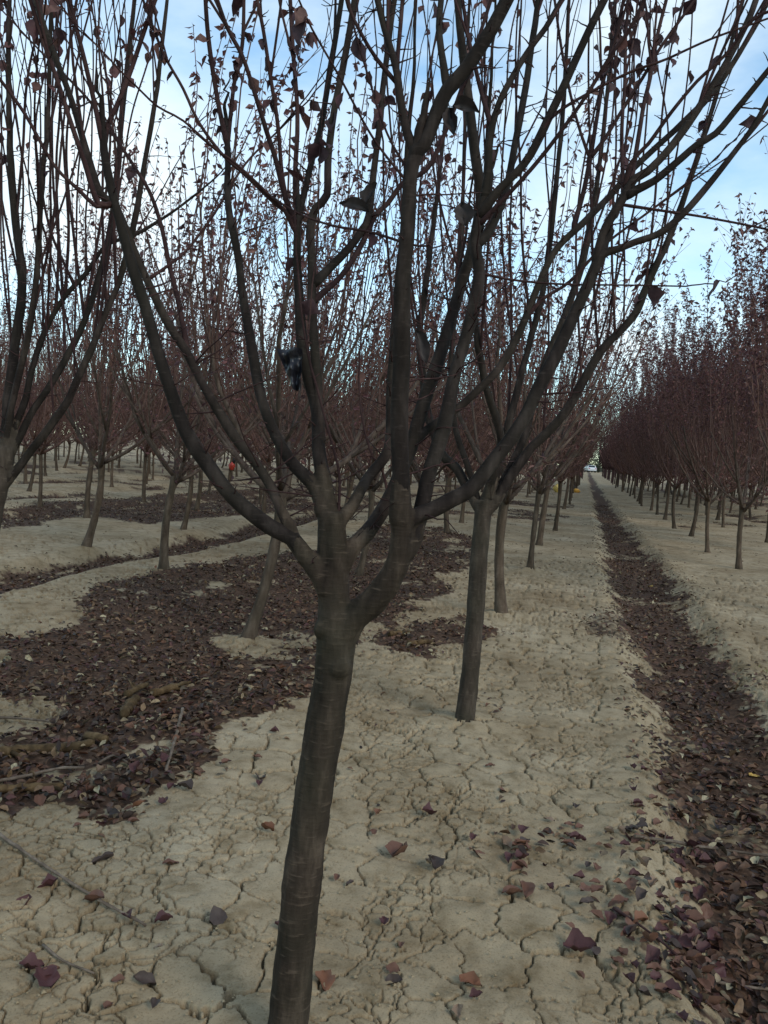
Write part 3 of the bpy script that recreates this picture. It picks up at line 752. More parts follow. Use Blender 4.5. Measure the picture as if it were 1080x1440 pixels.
ML = [
 # B, the stem in front, its two forks above
 LM([(565, 735), (564, 670), (563, 600), (563, 540), (564, 488), (566, 429), (569, 370), (572, 340), (576, 292), (578, 247), (586, 215)], 1.615, 1.52, 31, 25, True),
 LM([(580, 232), (584, 215), (596, 203), (614, 158), (628, 128), (653, 99), (676, 64), (691, 40), (712, 0)], 1.525, 1.48, 25, 24, ext=1.1),
 LM([(584, 222), (573, 197), (564, 153), (558, 105), (549, 70), (540, 40), (530, 0)], 1.52, 1.55, 16, 11, ext=.9),
 LM([(559, 118), (560, 80), (563, 40), (566, 0)], 1.54, 1.6, 10, 8, thin=True, ext=.8),
 LM([(558, 118), (528, 81), (507, 46), (490, 10), (484, -20)], 1.545, 1.5, 8, 7, thin=True, ext=.7),
 LM([(628, 132), (623, 90), (617, 40), (620, 0)], 1.5, 1.55, 15, 11, ext=.9),
 # B1, the limb that swings out to the far side of the furrow
 LM([(566, 742), (582, 726), (606, 718), (636, 702), (662, 687), (690, 651), (717, 618), (738, 586), (758, 544), (779, 506), (794, 473), (809, 438), (827, 399), (841, 367)], 1.62, 1.72, 24, 19, True),
 LM([(836, 378), (847, 358), (870, 350), (892, 341), (924, 330), (945, 315), (968, 293), (997, 259), (1028, 220), (1059, 179), (1085, 132)], 1.72, 1.70, 14, 9, ext=.8),
 LM([(838, 374), (843, 350), (853, 318), (877, 277), (892, 252), (911, 241), (945, 205), (987, 145), (1023, 85), (1049, 34), (1064, -4)], 1.72, 1.82, 17, 11, ext=1.0),
 LM([(880, 272), (898, 262), (922, 251), (950, 228), (981, 202), (1007, 187), (1038, 150), (1084, 94)], 1.75, 1.70, 14, 10, ext=.7),
 LM([(872, 285), (888, 288), (930, 295), (981, 303), (1059, 318), (1110, 330)], 1.745, 1.65, 6, 4, thin=True, ext=.3),
 LM([(880, 270), (891, 228), (914, 202), (945, 158), (981, 114), (1020, 78), (1059, 28), (1085, 15)], 1.755, 1.6, 9, 6, thin=True, ext=.7),
 LM([(886, 258), (893, 225), (904, 155), (914, 111), (924, 52), (937, 0)], 1.77, 1.95, 10, 7, thin=True, ext=.8),
 LM([(876, 280), (875, 241), (874, 181), (878, 124), (880, 52), (884, 0)], 1.75, 2.0, 8, 6, thin=True, ext=.8),
 # B2, rising just outside the front stem
 LM([(568, 780), (581, 760), (594, 714), (603, 670), (608, 651), (626, 592), (638, 533), (653, 482), (664, 438), (674, 384), (668, 345), (673, 307), (684, 271)], 1.63, 1.80, 27, 17, True),
 LM([(680, 285), (686, 250), (687, 218), (692, 180), (705, 138), (729, 93), (753, 58), (767, 40), (790, 0)], 1.79, 1.85, 15, 10, ext=.9),
 LM([(690, 185), (678, 141), (668, 99), (658, 50), (650, 0)], 1.81, 1.9, 10, 7, thin=True, ext=.8),
 LM([(676, 305), (699, 271), (738, 230), (761, 191), (782, 147), (806, 93), (830, 40), (852, -4)], 1.785, 1.75, 16, 15, ext=1.0),
 LM([(672, 320), (700, 290), (729, 259), (764, 218), (800, 170), (830, 126), (859, 78), (886, 40), (908, -4)], 1.78, 1.62, 9, 7, thin=True, ext=.8),
 LM([(745, 222), (760, 190), (782, 161), (833, 129), (886, 102), (936, 84), (1000, 55), (1080, 26)], 1.78, 1.66, 7, 4, thin=True, ext=.3),
 LM([(672, 345), (690, 326), (712, 270), (726, 197), (740, 120), (748, 60), (757, 0)], 1.80, 2.05, 15, 11, ext=.9),
 # A1, the middle leader
 LM([(463, 745), (461, 714), (454, 670), (450, 640), (446, 577), (435, 533), (425, 482), (421, 414), (418, 354), (418, 310)], 1.66, 1.76, 27, 13, True),
 LM([(449, 625), (449, 577), (447, 533), (441, 473), (439, 414), (438, 354), (436, 321), (444, 292), (460, 274), (463, 206), (478, 114), (490, 55), (499, -4)], 1.68, 1.80, 18, 11, ext=.9),
 LM([(439, 402), (455, 386), (469, 372), (493, 346), (510, 322), (519, 305), (525, 247), (534, 173), (540, 114), (549, 40), (555, 0)], 1.72, 1.92, 15, 10, ext=.8),
 LM([(441, 430), (455, 415), (481, 390), (507, 350), (528, 304), (546, 286), (568, 256), (598, 240), (618, 206), (640, 150), (664, 80), (690, 0)], 1.71, 1.95, 12, 7, thin=True, ext=.6),
 LM([(418, 322), (427, 277), (440, 220), (454, 164), (469, 70), (481, -4)], 1.76, 1.9, 12, 10, ext=.8),
 LM([(417, 318), (401, 277), (386, 218), (376, 188), (356, 123), (341, 79), (320, 40), (304, -4)], 1.76, 1.66, 11, 8, thin=True, ext=.8),
 LM([(404, 285), (398, 247), (391, 173), (379, 99), (370, 40), (361, -4)], 1.75, 1.72, 9, 7, thin=True, ext=.8),
 LM([(418, 315), (415, 262), (418, 158), (412, 70), (408, -4)], 1.76, 1.95, 10, 8, thin=True, ext=.8),
 LM([(420, 330), (402, 296), (388, 286), (347, 247), (314, 218), (280, 172), (258, 125), (230, 75), (205, 10)], 1.76, 1.62, 8, 5, thin=True, ext=.5),
 LM([(420, 322), (400, 295), (335, 233), (302, 209), (258, 170), (222, 150), (190, 120)], 1.76, 1.6, 6, 4, thin=True, ext=.3),
 LM([(378, 272), (418, 298), (469, 317), (522, 326), (566, 340)], 1.62, 1.545, 4, 6, thin=True),
 LM([(570, 258), (522, 194), (478, 111), (438, 40), (418, -5)], 1.53, 1.40, 5, 4, thin=True, ext=.3),
 LM([(574, 246), (543, 188), (519, 114), (498, 40), (490, -5)], 1.53, 1.60, 5, 4, thin=True, ext=.3),
 # A5
 LM([(455, 722), (446, 690), (431, 672), (407, 646), (381, 598), (366, 553), (357, 506), (348, 458), (339, 399), (333, 355), (323, 300), (320, 262), (321, 224), (318, 185)], 1.66, 1.86, 21, 10, True),
 LM([(321, 200), (305, 129), (293, 55), (289, -4)], 1.855, 1.85, 10, 8, thin=True, ext=.8),
 LM([(321, 205), (329, 123), (341, 64), (343, -4)], 1.855, 1.95, 9, 7, thin=True, ext=.8),
 # A2, the low limb, and the fork it carries
 LM([(462, 832), (450, 806), (428, 782), (410, 757), (388, 746), (366, 732), (328, 700), (295, 657), (262, 607), (238, 544), (218, 482), (200, 420), (185, 370), (168, 310), (155, 262), (146, 215), (145, 190)], 1.65, 1.62, 29, 13, True),
 LM([(146, 205), (133, 144), (118, 80), (110, 49), (97, -4)], 1.62, 1.6, 10, 8, thin=True, ext=.8),
 LM([(146, 208), (152, 175), (166, 144), (184, 99), (198, 58), (219, -4)], 1.62, 1.68, 10, 8, thin=True, ext=.8),
 LM([(162, 285), (139, 286), (118, 224), (98, 167), (80, 111), (60, 55), (41, -4)], 1.62, 1.52, 11, 8, thin=True, ext=.8),
 LM([(150, 288), (136, 289), (110, 265), (75, 230), (36, 161), (0, 111), (-40, 60)], 1.61, 1.5, 8, 6, thin=True, ext=.4),
 LM([(415, 765), (406, 741), (395, 717), (384, 690), (366, 660), (327, 610), (289, 547), (262, 494), (238, 458), (212, 405), (187, 350), (163, 292), (140, 270), (122, 215), (100, 140), (70, 60), (48, -4)], 1.645, 1.78, 17, 9, True, ext=.7),
 LM([(262, 497), (258, 464), (250, 423), (239, 379), (228, 324), (213, 277), (193, 241), (154, 182), (120, 135), (70, 85)], 1.72, 1.85, 11, 4, thin=True, ext=.3),
 LM([(205, 392), (235, 372), (262, 350), (300, 300), (345, 230), (395, 180)], 1.76, 1.9, 6, 4, thin=True, ext=.3),
 # A3, A4 -> C, D behind the front stem
 LM([(471, 748), (480, 729), (493, 714), (517, 673), (546, 632), (549, 570), (553, 500), (558, 430), (566, 340), (570, 280)], 1.66, 1.86, 19, 12, True, ext=.6),
 LM([(470, 815), (484, 788), (499, 767), (526, 738), (547, 702), (562, 665), (578, 630), (586, 600), (599, 559), (617, 503), (632, 453), (647, 405), (660, 364), (672, 310), (676, 270), (668, 215), (660, 150)], 1.655, 1.95, 26, 16, True, ext=1.0),
 LM([(580, 626), (596, 607), (617, 592), (647, 571), (670, 550), (699, 521), (720, 488), (738, 450), (758, 399), (782, 351), (824, 310), (862, 271), (886, 241), (924, 206), (960, 173), (1010, 120), (1060, 40), (1080, 0)], 1.755, 1.95, 15, 10, ext=.8),
 LM([(808, 326), (809, 316), (821, 271), (830, 224), (839, 168), (849, 111), (862, 65), (878, -4)], 1.875, 2.0, 10, 7, thin=True, ext=.8),
 LM([(830, 222), (850, 195), (870, 163), (904, 109), (930, 65), (980, -4)], 1.91, 1.9, 8, 6, thin=True, ext=.8),
 LM([(828, 228), (812, 175), (800, 125), (788, 60), (780, 0)], 1.91, 2.1, 6, 5, thin=True, ext=.7),
 LM([(478, 735), (479, 670), (470, 630), (458, 590), (446, 545), (434, 500), (424, 440), (419, 380)], 1.655, 1.66, 6, 4, thin=True, ext=.2),
 LM([(548, 700), (538, 660), (524, 640), (510, 590), (505, 520), (512, 430)], 1.69, 1.8, 5, 3, thin=True, ext=.2),
 LM([(690, 390), (735, 398), (800, 402), (880, 402), (955, 403)], 1.80, 1.68, 5, 3, thin=True),
 LM([(735, 455), (760, 425), (800, 398), (850, 345), (910, 300), (960, 262)], 1.83, 1.78, 8, 4, thin=True, ext=.2),
]
main_e, lp, mfoot, rgm = near_tree('big dark plum tree forking low into many limbs, trunk rising from cracked soil', MAIN_FOOT, [tk, stA, stB] + BURLS, [m[0] for m in ML], 5, M_BARK, M_LIMB, .0042, 22, [m[1] for m in ML], 4)

def leaf_parts(parent, pts, rg, Lr=(.035, .055), name='leaf', lim=220):
    var = []
    for k in range(8):
        mb = MB(); L = rg.uniform(*Lr)
        leaves(mb, np.zeros((1, 3)), np.array([[1.0, 0, 0]]), np.array([[0, 0, 1.0]]), np.array([L]), np.array([L * rg.uniform(.7, .95)]), PURPLES[[rg.integers(0, len(PURPLES))]] * .7, curl=np.array([rg.random() * .6]), rich=True)
        var.append(mb.mesh('leaf', M_LEAFC, True, True))
    for p in pts[:lim]:
        o = obj(name, var[rg.integers(0, 8)], parent)
        o.location = p; o.rotation_euler = (rg.normal() * .8, rg.uniform(.3, 1.5), rg.random() * 6.28)
leaf_parts(main_e, lp[RNG.permutation(len(lp))], rgm, lim=200)

# the second tree of the row
Z2 = zdepth(SECOND_FOOT)
tk2 = trace([(650, 1045), (653, 1016), (660, 960), (665, 900), (670, 840), (674, 780), (678, 735), (681, 705)], Z2, Z2 - .05, 25.5, 24)
tk2[:, 3] *= 1 + .5 * np.exp(-np.linspace(0, 1, len(tk2)) / .09)
def rnd_up(x, y, z, dx, top=-150, w0=9, w1=5, zt=.4):
    g = rgm; n = 6; s = np.linspace(0, 1, n); dx = dx + g.normal() * 38; bow = g.normal() * 22
    return LM([(x + dx * t + bow * math.sin(t * 3.14) + g.normal() * 7 * t, y + (top - y) * t) for t in s], z, z + g.normal() * zt, w0, w1, thin=True, ext=.5)
z2 = Z2 - .05; KW = .84
M2 = [
 LM([(680, 722), (700, 700), (722, 664), (745, 632), (764, 613), (797, 577), (818, 541), (835, 509), (853, 485), (877, 461), (895, 438), (907, 408), (925, 368), (939, 340), (965, 270), (990, 190), (1020, 90), (1045, 0)], z2, z2 - .1, 22, 7, True, ext=.5, pw=.8),
 LM([(678, 720), (668, 705), (653, 678), (641, 658), (622, 640), (606, 600), (596, 540), (590, 470), (600, 390), (612, 300), (622, 210)], z2, z2 + .5, 19, 8, True, ext=.8),
 LM([(681, 712), (692, 670), (704, 624), (698, 590), (686, 553), (675, 500), (668, 440), (672, 370), (680, 280), (686, 180)], z2, z2 - .6, 17, 8, True, ext=.8),
 LM([(683, 708), (706, 640), (714, 600), (730, 540), (748, 470), (765, 400), (775, 320), (786, 220), (794, 120), (800, 0)], z2, z2 + .3, 16, 7, True, ext=.5),
 LM([(682, 715), (712, 668), (735, 620), (752, 560), (770, 500), (800, 430), (822, 360), (838, 270), (850, 170), (860, 60), (868, -40)], z2, z2 + .7, 15, 6, True, ext=.5),
 LM([(676, 712), (660, 660), (640, 600), (634, 520), (640, 440), (648, 350), (652, 250), (655, 130), (660, 0)], z2, z2 + .2, 14, 6, ext=.5),
]
for (x, y, zz, dx) in [(835, 509, -.07, 60), (853, 485, -.07, 20), (877, 461, -.08, 75), (895, 438, -.08, 40), (818, 541, -.06, 20), (797, 577, -.05, 50), (775, 320, .2, 30), (770, 500, .4, 30),
                       (800, 430, .5, 40), (822, 360, .6, 60), (606, 600, .15, -30), (596, 540, .25, 10), (590, 470, .32, -40), (704, 624, -.2, -10), (675, 500, -.35, 30), (668, 440, -.4, -20),
                       (748, 470, .15, -10), (714, 600, .1, -5), (640, 600, .08, -20), (634, 520, .1, 10), (730, 540, .12, 20), (865, 470, -.08, 95), (907, 408, -.08, 50), (840, 500, -.07, 40), (925, 368, -.09, 30), (764, 613, -.03, -10)]:
    M2.append(rnd_up(x, y, z2 + zz, dx, top=rgm.uniform(-220, 60), w0=rgm.uniform(4.5, 7), w1=3))
sec_e, lp2, f2, _ = near_tree('straight-trunked plum tree with leafy upright shoots, next in row behind the big tree', SECOND_FOOT, [tk2], [m[0] for m in M2], 8, M_BARKM, M_LIMB, .006, 18, [m[1] for m in M2], 8)
leaf_parts(sec_e, lp2[RNG.permutation(len(lp2))], rgm, Lr=(.045, .065), lim=200)

# the tree at the edge, half of it beside the frame
LEFT_FOOT[2] = gh(LEFT_FOOT[0], LEFT_FOOT[1]); Z3 = zdepth(LEFT_FOOT)
tk3q = np.vstack([LEFT_FOOT - np.array([0, 0, .12]), LEFT_FOOT + np.array([0, 0, .02]), pt(-22, 780, Z3), pt(-6, 705, Z3), pt(4, 660, Z3), pt(8, 630, Z3)])
tk3 = crom(np.hstack([tk3q, np.array([[.055], [.046], [.038], [.037], [.038], [.037]])]), .02)
KW = .78
M3 = [
 LM([(-2, 690), (11, 677), (36, 644), (64, 608), (92, 569), (111, 530), (131, 486), (150, 436), (167, 397), (185, 330), (200, 250), (220, 130), (235, 0)], Z3, Z3 - .1, 18, 8, True, ext=.6, pw=.8),
 LM([(8, 640), (11, 574), (17, 513), (28, 436), (31, 380), (20, 300), (14, 200), (12, 90), (14, -10)], Z3, Z3 + .15, 24, 9, True, ext=.6, pw=.8),
 LM([(8, 650), (25, 619), (44, 580), (67, 547), (92, 505), (117, 455), (136, 397), (155, 320), (166, 220), (178, 110), (190, 0)], Z3, Z3 + .4, 15, 7, True, ext=.6),
 LM([(8, 630), (25, 590), (36, 558), (50, 505), (66, 460), (92, 416), (122, 383), (150, 345), (190, 330), (240, 300), (280, 270)], Z3, Z3 + .3, 15, 5, True, ext=.3),
 LM([(5, 640), (-10, 590), (-30, 530), (-50, 450), (-62, 350), (-66, 240)], Z3, Z3 + .3, 20, 8, True, ext=.8),
 LM([(6, 636), (18, 560), (40, 470), (52, 380), (58, 270), (68, 150), (72, 0)], Z3, Z3 - .3, 14, 8, True, ext=.6),
]
for (x, y, zz, dx) in [(28, 436, .08, -10), (31, 380, .1, 25), (17, 513, .05, -20), (52, 380, -.18, 10), (58, 300, -.2, 30), (92, 505, .2, -10), (117, 455, .26, 10), (136, 397, .3, 25), (131, 486, -.05, 20), (150, 436, -.06, 10),
                       (111, 530, -.04, -10), (92, 416, .15, -5), (66, 460, .1, -15), (122, 383, .2, 30), (40, 470, -.12, 10), (20, 320, .1, 30), (160, 400, -.06, 60), (-50, 450, .2, 10), (-30, 530, .1, 20), (20, 500, .06, 40), (60, 470, .1, -40), (100, 540, -.04, -30), (75, 590, -.02, -20), (45, 580, .1, -20), (120, 450, .26, 50), (140, 470, -.05, 45), (30, 400, .1, -25), (55, 340, -.2, -20), (80, 440, .12, 20), (105, 400, .18, -20)]:
    M3.append(rnd_up(x, y, Z3 + zz, dx, top=rgm.uniform(-250, 30), w0=rgm.uniform(5, 8.5), w1=3, zt=.25))
lef_e, lp3, f3, _ = near_tree('plum tree with thick reddish upright leaders and a long low limb arching over bare soil', LEFT_FOOT, [tk3], [m[0] for m in M3], 9, M_BARKM, M_LIMB, .006, 18, [m[1] for m in M3], 6)
leaf_parts(lef_e, lp3[RNG.permutation(len(lp3))], rgm, Lr=(.04, .06), lim=220)

# hanging leaves still clinging to the high shoots
def cling(e, foot, wins, Lr):
    Q = np.vstack([q[::2] for q in NEARQ[e['label']]]); q = Q[:, :3] - CAM; z = q @ fwd
    X = 540 + FPX * (q @ RT) / z; Y = 720 - FPX * (q @ UP) / z; out = []
    for x0, y0, x1, y1, n in wins:
        k = np.where((X > x0) & (X < x1) & (Y > y0) & (Y < y1) & (Q[:, 3] < .016))[0]
        if len(k): out.append(Q[rgm.choice(k, n), :3] - foot + rgm.normal(size=(n, 3)) * .004)
    if out: leaf_parts(e, np.vstack(out), rgm, Lr=Lr, lim=100)
cling(sec_e, f2, [(840, 0, 970, 150, 44), (780, 150, 900, 260, 8), (640, 0, 720, 120, 12), (890, 360, 950, 440, 8), (560, 60, 640, 260, 10)], (.05, .07))
cling(main_e, mfoot, [(370, 0, 440, 150, 26), (190, 20, 245, 110, 10), (290, 40, 350, 190, 18), (840, 10, 960, 120, 16), (480, 100, 550, 260, 14)], (.026, .036))
cling(lef_e, f3, [(0, 0, 90, 120, 16), (180, 30, 260, 120, 10)], (.05, .065))
# ------------------------------------------------------------------ fallen leaves
DRY = np.array([(.095, .042, .028), (.13, .062, .038), (.046, .024, .019), (.18, .100, .060), (.25, .165, .105), (.080, .030, .029), (.15, .062, .038), (.38, .29, .20), (.12, .080, .055)])
DRYP = np.array([.18, .18, .15, .14, .07, .08, .1, .03, .07])
def lit_points(n, rmax, seed):
    rg = np.random.default_rng(seed)
    r = rg.uniform(1.25, rmax, n); th = np.radians(rg.uniform(-math.degrees(YAW) - 35, -math.degrees(YAW) + 40, n))
    x = r * np.sin(th); y = r * np.cos(th); m = litter(x, y)
    pat = fbm(x * 1.6, y * 1.6, 44, 3)
    base = np.where(r < 4, .004, .012) + np.where(r < 4, .02, .05) * sstep(.12, .45, pat)
    p = np.maximum(np.where(m > .15, m, 0), base)
    m2 = litter(x + rg.normal(size=n) * .13, y + rg.normal(size=n) * .13); p = np.maximum(p, .30 * np.where(m2 > .25, m2, 0))
    a, b = f0(y); edge = np.minimum(np.abs(x - a), np.abs(x - b)); p = np.maximum(p, (.5 + .5 * pat) * np.exp(-(edge / (.11 + .08 * pat)) ** 2))
    k = rg.random(n) < p
    return x[k], y[k], m[k], rg
lx, ly, lm_, rg = lit_points(165000, 30, 77)
lr_ = np.hypot(lx, ly); lz = ground_h(lx, ly, False); K = len(lx)
LL = rg.uniform(.026, .054, K) * np.where(lm_ > .3, 1, .8); LW = LL * rg.uniform(.52, .78, K)
deep = lm_ > .3
ld = rg.normal(size=(K, 3)); ld[:, 2] *= np.where(deep, .30, .12); ln = rg.normal(size=(K, 3)) * np.where(deep, .42, .18)[:, None] + np.array([0, 0, 1])
lz = lz + np.where(deep, rg.random(K) ** 1.5 * .030 + .004, .009)
lc = DRY[rg.choice(len(DRY), K, p=DRYP)] * rg.uniform(.45, 1.05, (K, 1)) * np.array([.97, 1.10, 1.0]); lcurl = rg.random(K) ** 1.5
# the leaves that show largest are objects of their own
ax = np.degrees(np.arctan2(lx, ly)) + math.degrees(YAW)
vis = (np.abs(ax) < 25) & (lr_ > 1.65)
score = np.where(vis, LL / lr_ * np.where(deep, .82, 1.25), 0)
order = np.argsort(-score); single = order[:262]; rest = np.ones(K, bool); rest[single] = False
mb = MB()
hr_ = rest & (lr_ < 4.2); nr_ = rest & (lr_ >= 4.2) & (lr_ < 7); fr_ = rest & (lr_ >= 7)
P3d = np.stack([lx, ly, lz], -1)
leaves(mb, P3d[hr_], ld[hr_], ln[hr_], LL[hr_], LW[hr_], lc[hr_], curl=lcurl[hr_], rich=True)
leaves(mb, P3d[nr_], ld[nr_], ln[nr_], LL[nr_], LW[nr_], lc[nr_], curl=lcurl[nr_])
leaves(mb, P3d[fr_], ld[fr_], ln[fr_], LL[fr_] * 1.1, LW[fr_] * 1.1, lc[fr_], lite=True, curl=lcurl[fr_])
tag(obj('leaf_litter', mb.mesh('leaf_litter', M_LITTER, True, True)), 'matted dark brown fallen plum leaves filling the furrows', 'leaf litter', kind='stuff')

CLASSES = {'purple': (.075, .030, .030), 'brown': (.13, .064, .042), 'tan': (.22, .15, .10), 'orange': (.17, .075, .040), 'yellow': (.50, .33, .09), 'blackish': (.060, .042, .035)}
def leaf_surface(rg, L, W, curl, mat):           # a broad curled leaf as a small grid with a raised midrib
    nu, nv = 7, 5; mb = MB(); V = []
    tw = rg.normal() * .25
    for i in range(nu):
        u = i / (nu - 1); half = math.sin(math.pi * min(u ** .8, 1)) ** .8 * .5 + .012
        for j in range(nv):
            v = (j / (nv - 1) - .5) * 2
            z = curl * (abs(v) ** 1.6 * .45 * half * 2 + .35 * (u - .5) ** 2) * W - .05 * W * (abs(v) < .1) + rg.normal() * .065 * W + .06 * W * math.sin(u * 9 + v * 3 + tw * 20)
            a = tw * u
            V.append((u * L, v * half * W * (1 + .17 * rg.normal()), z + v * half * W * a))
    q = [(i * nv + j, (i + 1) * nv + j, (i + 1) * nv + j + 1, i * nv + j + 1) for i in range(nu - 1) for j in range(nv - 1)]
    mb.add(V, q)
    st = np.array([(-.45 * L, .03 * L, .04 * W), (-.2 * L, 0, .02 * W), (.02, 0, 0)]); mb.tube(st, [.0007, .0008, .0009], 4)
    return mb.mesh('fallen_leaf', mat, True)
CM = {k: mat_leaf('leaf_' + k, c, .08) for k, c in CLASSES.items()}
VAR = {k: [leaf_surface(rg, 1, rg.uniform(.55, .75), rg.uniform(.2, 1.5), CM[k]) for _ in range(4)] for k in CLASSES}
def fallen(x, y, z, L, cls, where, rz=None, tilt=.25):
    lab = {'soil': '%s fallen leaf lying loose on the cracked pale soil', 'furrow': '%s fallen leaf on top of the litter in the long furrow',
           'litter': '%s fallen leaf on the wide dark leaf patch between the trees'}[where] % cls
    o = obj('fallen_leaf', VAR[cls][rg.integers(0, 4)], None, (x, y, z)); o.scale = (L,) * 3
    o.rotation_euler = (rg.normal() * tilt, rg.normal() * tilt, rg.random() * 6.28 if rz is None else rz)
    tag(o, lab, 'leaf', '%s leaves, %s' % (cls, where))
for i in single:
    a, b = f0(ly[i:i + 1]); wh = 'soil' if lm_[i] < .3 else ('furrow' if a[0] - .15 < lx[i] < b[0] + .15 else ('litter' if lx[i] < -.9 else 'soil'))
    cls = rg.choice(['purple', 'brown', 'blackish', 'tan', 'orange'], p=[.3, .42, .15, .1, .03])
    fallen(lx[i], ly[i], lz[i] + .003, LL[i] * 1.05, cls, wh, tilt=.35 if wh != 'soil' else .15)
for px, py, s, cls in [(42, 1264, 32, 'purple'), (117, 1272, 34, 'brown'), (82, 1243, 30, 'purple'), (160, 1208, 30, 'blackish'), (228, 1219, 24, 'brown'), (217, 1303, 26, 'purple'), (318, 1290, 28, 'blackish'),
                       (386, 1305, 22, 'purple'), (187, 1381, 34, 'blackish'), (72, 1396, 44, 'purple'), (26, 1364, 34, 'purple'), (455, 1372, 40, 'orange'), (645, 1381, 34, 'orange'), (552, 1211, 40, 'brown'),
                       (385, 1174, 24, 'orange'), (792, 1338, 46, 'purple'), (270, 1115, 26, 'blackish'), (365, 1100, 24, 'blackish'), (610, 1148, 26, 'purple'), (665, 1200, 26, 'brown'), (612, 1230, 36, 'blackish'),
                       (705, 1262, 30, 'brown'), (1028, 1370, 18, 'orange'), (1053, 1093, 18, 'yellow'), (1024, 972, 18, 'tan'), (912, 826, 9, 'yellow'), (566, 1385, 28, 'blackish'), (735, 1246, 40, 'brown')]:
    p = hit(px, py); a, b = f0(p[1:2]); wh = 'furrow' if a[0] < p[0] < b[0] else 'soil'
    fallen(p[0], p[1], p[2] + .012, s / FPX * zdepth(p) * 1.0, cls, wh, tilt=.2)
# crumbs of soil and bits of bark
rgc = np.random.default_rng(3); Kc = 5000
r = rgc.uniform(1.5, 6.5, Kc); th = np.radians(rgc.uniform(-44, 16, Kc)); cx = r * np.sin(th); cy = r * np.cos(th)
keep = litter(cx, cy) < .2; cx, cy = cx[keep], cy[keep]; cz = ground_h(cx, cy, False)
OCT = np.array([(1, 0, 0), (-1, 0, 0), (0, 1, 0), (0, -1, 0), (0, 0, .7), (0, 0, -.7)]); OT = np.array([(0, 2, 4), (2, 1, 4), (1, 3, 4), (3, 0, 4), (2, 0, 5), (1, 2, 5), (3, 1, 5), (0, 3, 5)])
mb = MB(); n = len(cx); sz = rgc.uniform(.0015, .0055, n) * (1 + (rgc.random(n) < .05) * 1.2)
V = np.stack([cx, cy, cz + .007], -1)[:, None] + OCT[None] * sz[:, None, None] * rgc.uniform(.6, 1.3, (n, 6, 1))
mb.add(V.reshape(-1, 3), None, (OT[None] + np.arange(n)[:, None, None] * 6).reshape(-1, 3))
me = mb.mesh('soil_crumbs', M_SOIL, False); 
tag(obj('soil_crumbs', me), 'small crumbs of dry soil strewn over the cracked ground', 'soil', kind='stuff')

# ------------------------------------------------------------------ sticks
def stick(name, pix, w, label, mat, lift=.012, sides=9, stubs=0, taper=.75, group=None, cat='stick'):
    Q = []
    for px, py in pix:
        p = hit(px, py); Q.append((p[0], p[1], p[2] + lift, w / 2 * zdepth(p) / FPX))
    Q = crom(np.array(Q), .025); n = len(Q); Q[:, 3] *= np.linspace(1, taper, n) * (1 + .10 * rgc.normal(size=n))
    Q[:, 2] = np.maximum(Q[:, 2], ground_h(Q[:, 0], Q[:, 1], False) + Q[:, 3] * .55)
    Q[:, :3] += rgc.normal(size=(n, 3)) * Q[:, 3:] * .12
    o0 = Q[0, :3].copy(); mb = MB(); mb.tube(Q[:, :3] - o0, Q[:, 3], sides)
    for k in range(stubs):
        i = rgc.integers(1, n - 1); d = rot_to(Q[i, :3] - Q[i - 1, :3], rgc, 1.0); d[2] = abs(d[2]) * .6
        mb.tube(np.stack([Q[i, :3] - o0, Q[i, :3] - o0 + d * Q[i, 3] * rgc.uniform(3, 9)]), [Q[i, 3] * .6, Q[i, 3] * .3], 5)
    o = obj(name, mb.mesh(name, mat), None, o0); tag(o, label, cat, group)
stick('stick', [(257, 1005), (246, 1048), (233, 1095)], 5, 'straight pale stick lying across the edge of the dark leaf patch', M_STICK, .03)
stick('rotten_branch', [(-12, 1066), (40, 1059), (90, 1057), (132, 1050)], 15, 'long yellowish rotten branch half sunk in the dark leaf patch', M_ROT, .02, 12, 2, cat='branch')
stick('rotten_branch', [(122, 1043), (148, 1048)], 14, 'stubby broken wood piece resting against the long rotten branch', M_ROT, .03, 12, cat='branch')
stick('rotten_branch', [(-10, 1117), (40, 1115), (88, 1113)], 14, 'thick mossy rotten branch at the edge of leaf patch and cracked soil', M_ROT, .02, 12, cat='branch')
stick('stick', [(-5, 1107), (40, 1099), (80, 1089), (118, 1088)], 5, 'thin bent pale stick alongside the thick mossy branch', M_STICK, .025)
stick('rotten_branch', [(174, 1012), (182, 1000), (191, 988)], 14, 'short cut branch end with a dark core on the leaf patch', M_ROT, .025, 12, taper=.95, cat='branch')
stick('rotten_branch', [(178, 987), (192, 979), (207, 972)], 10, 'short greenish branch piece leaning on a cut branch end', M_ROT, .04, 10, 2, cat='branch')
stick('rotten_branch', [(214, 982), (235, 975), (262, 968)], 12, 'reddish brown rotten branch piece with split bark among the leaves', M_ROT, .025, 10, 1, cat='branch')
stick('stick', [(170, 1101), (188, 1087), (207, 1068)], 5, 'short grey forked stick in leaf litter near the straight pale stick', M_STICK, .02, 8, 1)
stick('stick', [(140, 1082), (160, 1072), (178, 1082)], 4, 'small curved grey stick arching over dark leaves', M_STICK, .03)
stick('twig', [(205, 1118), (211, 1105), (213, 1090)], 3.5, 'tiny hooked pale twig at the leaf patch corner', M_STICK, .015, cat='twig')
stick('twig', [(-10, 1172), (60, 1221), (130, 1266), (205, 1307)], 5, 'long thin brown twig lying across the cracked soil', M_STICK, .012, 7, 2, cat='twig')
stick('twig', [(60, 1333), (90, 1356), (132, 1373)], 4, 'short thin twig half buried in cracked soil below the long twig', M_STICK, .008, 7, cat='twig')
stick('twig', [(-8, 1018), (30, 1019), (68, 1023)], 4, 'straight thin twig on leaves next to a bare soil patch', M_STICK, .03, 7, cat='twig')
stick('twig', [(893, 1188), (940, 1194), (1000, 1204), (1090, 1216)], 5, 'long grey twig bridging cracked soil and the furrow leaves', M_STICK, .03, 7, 3, cat='twig')
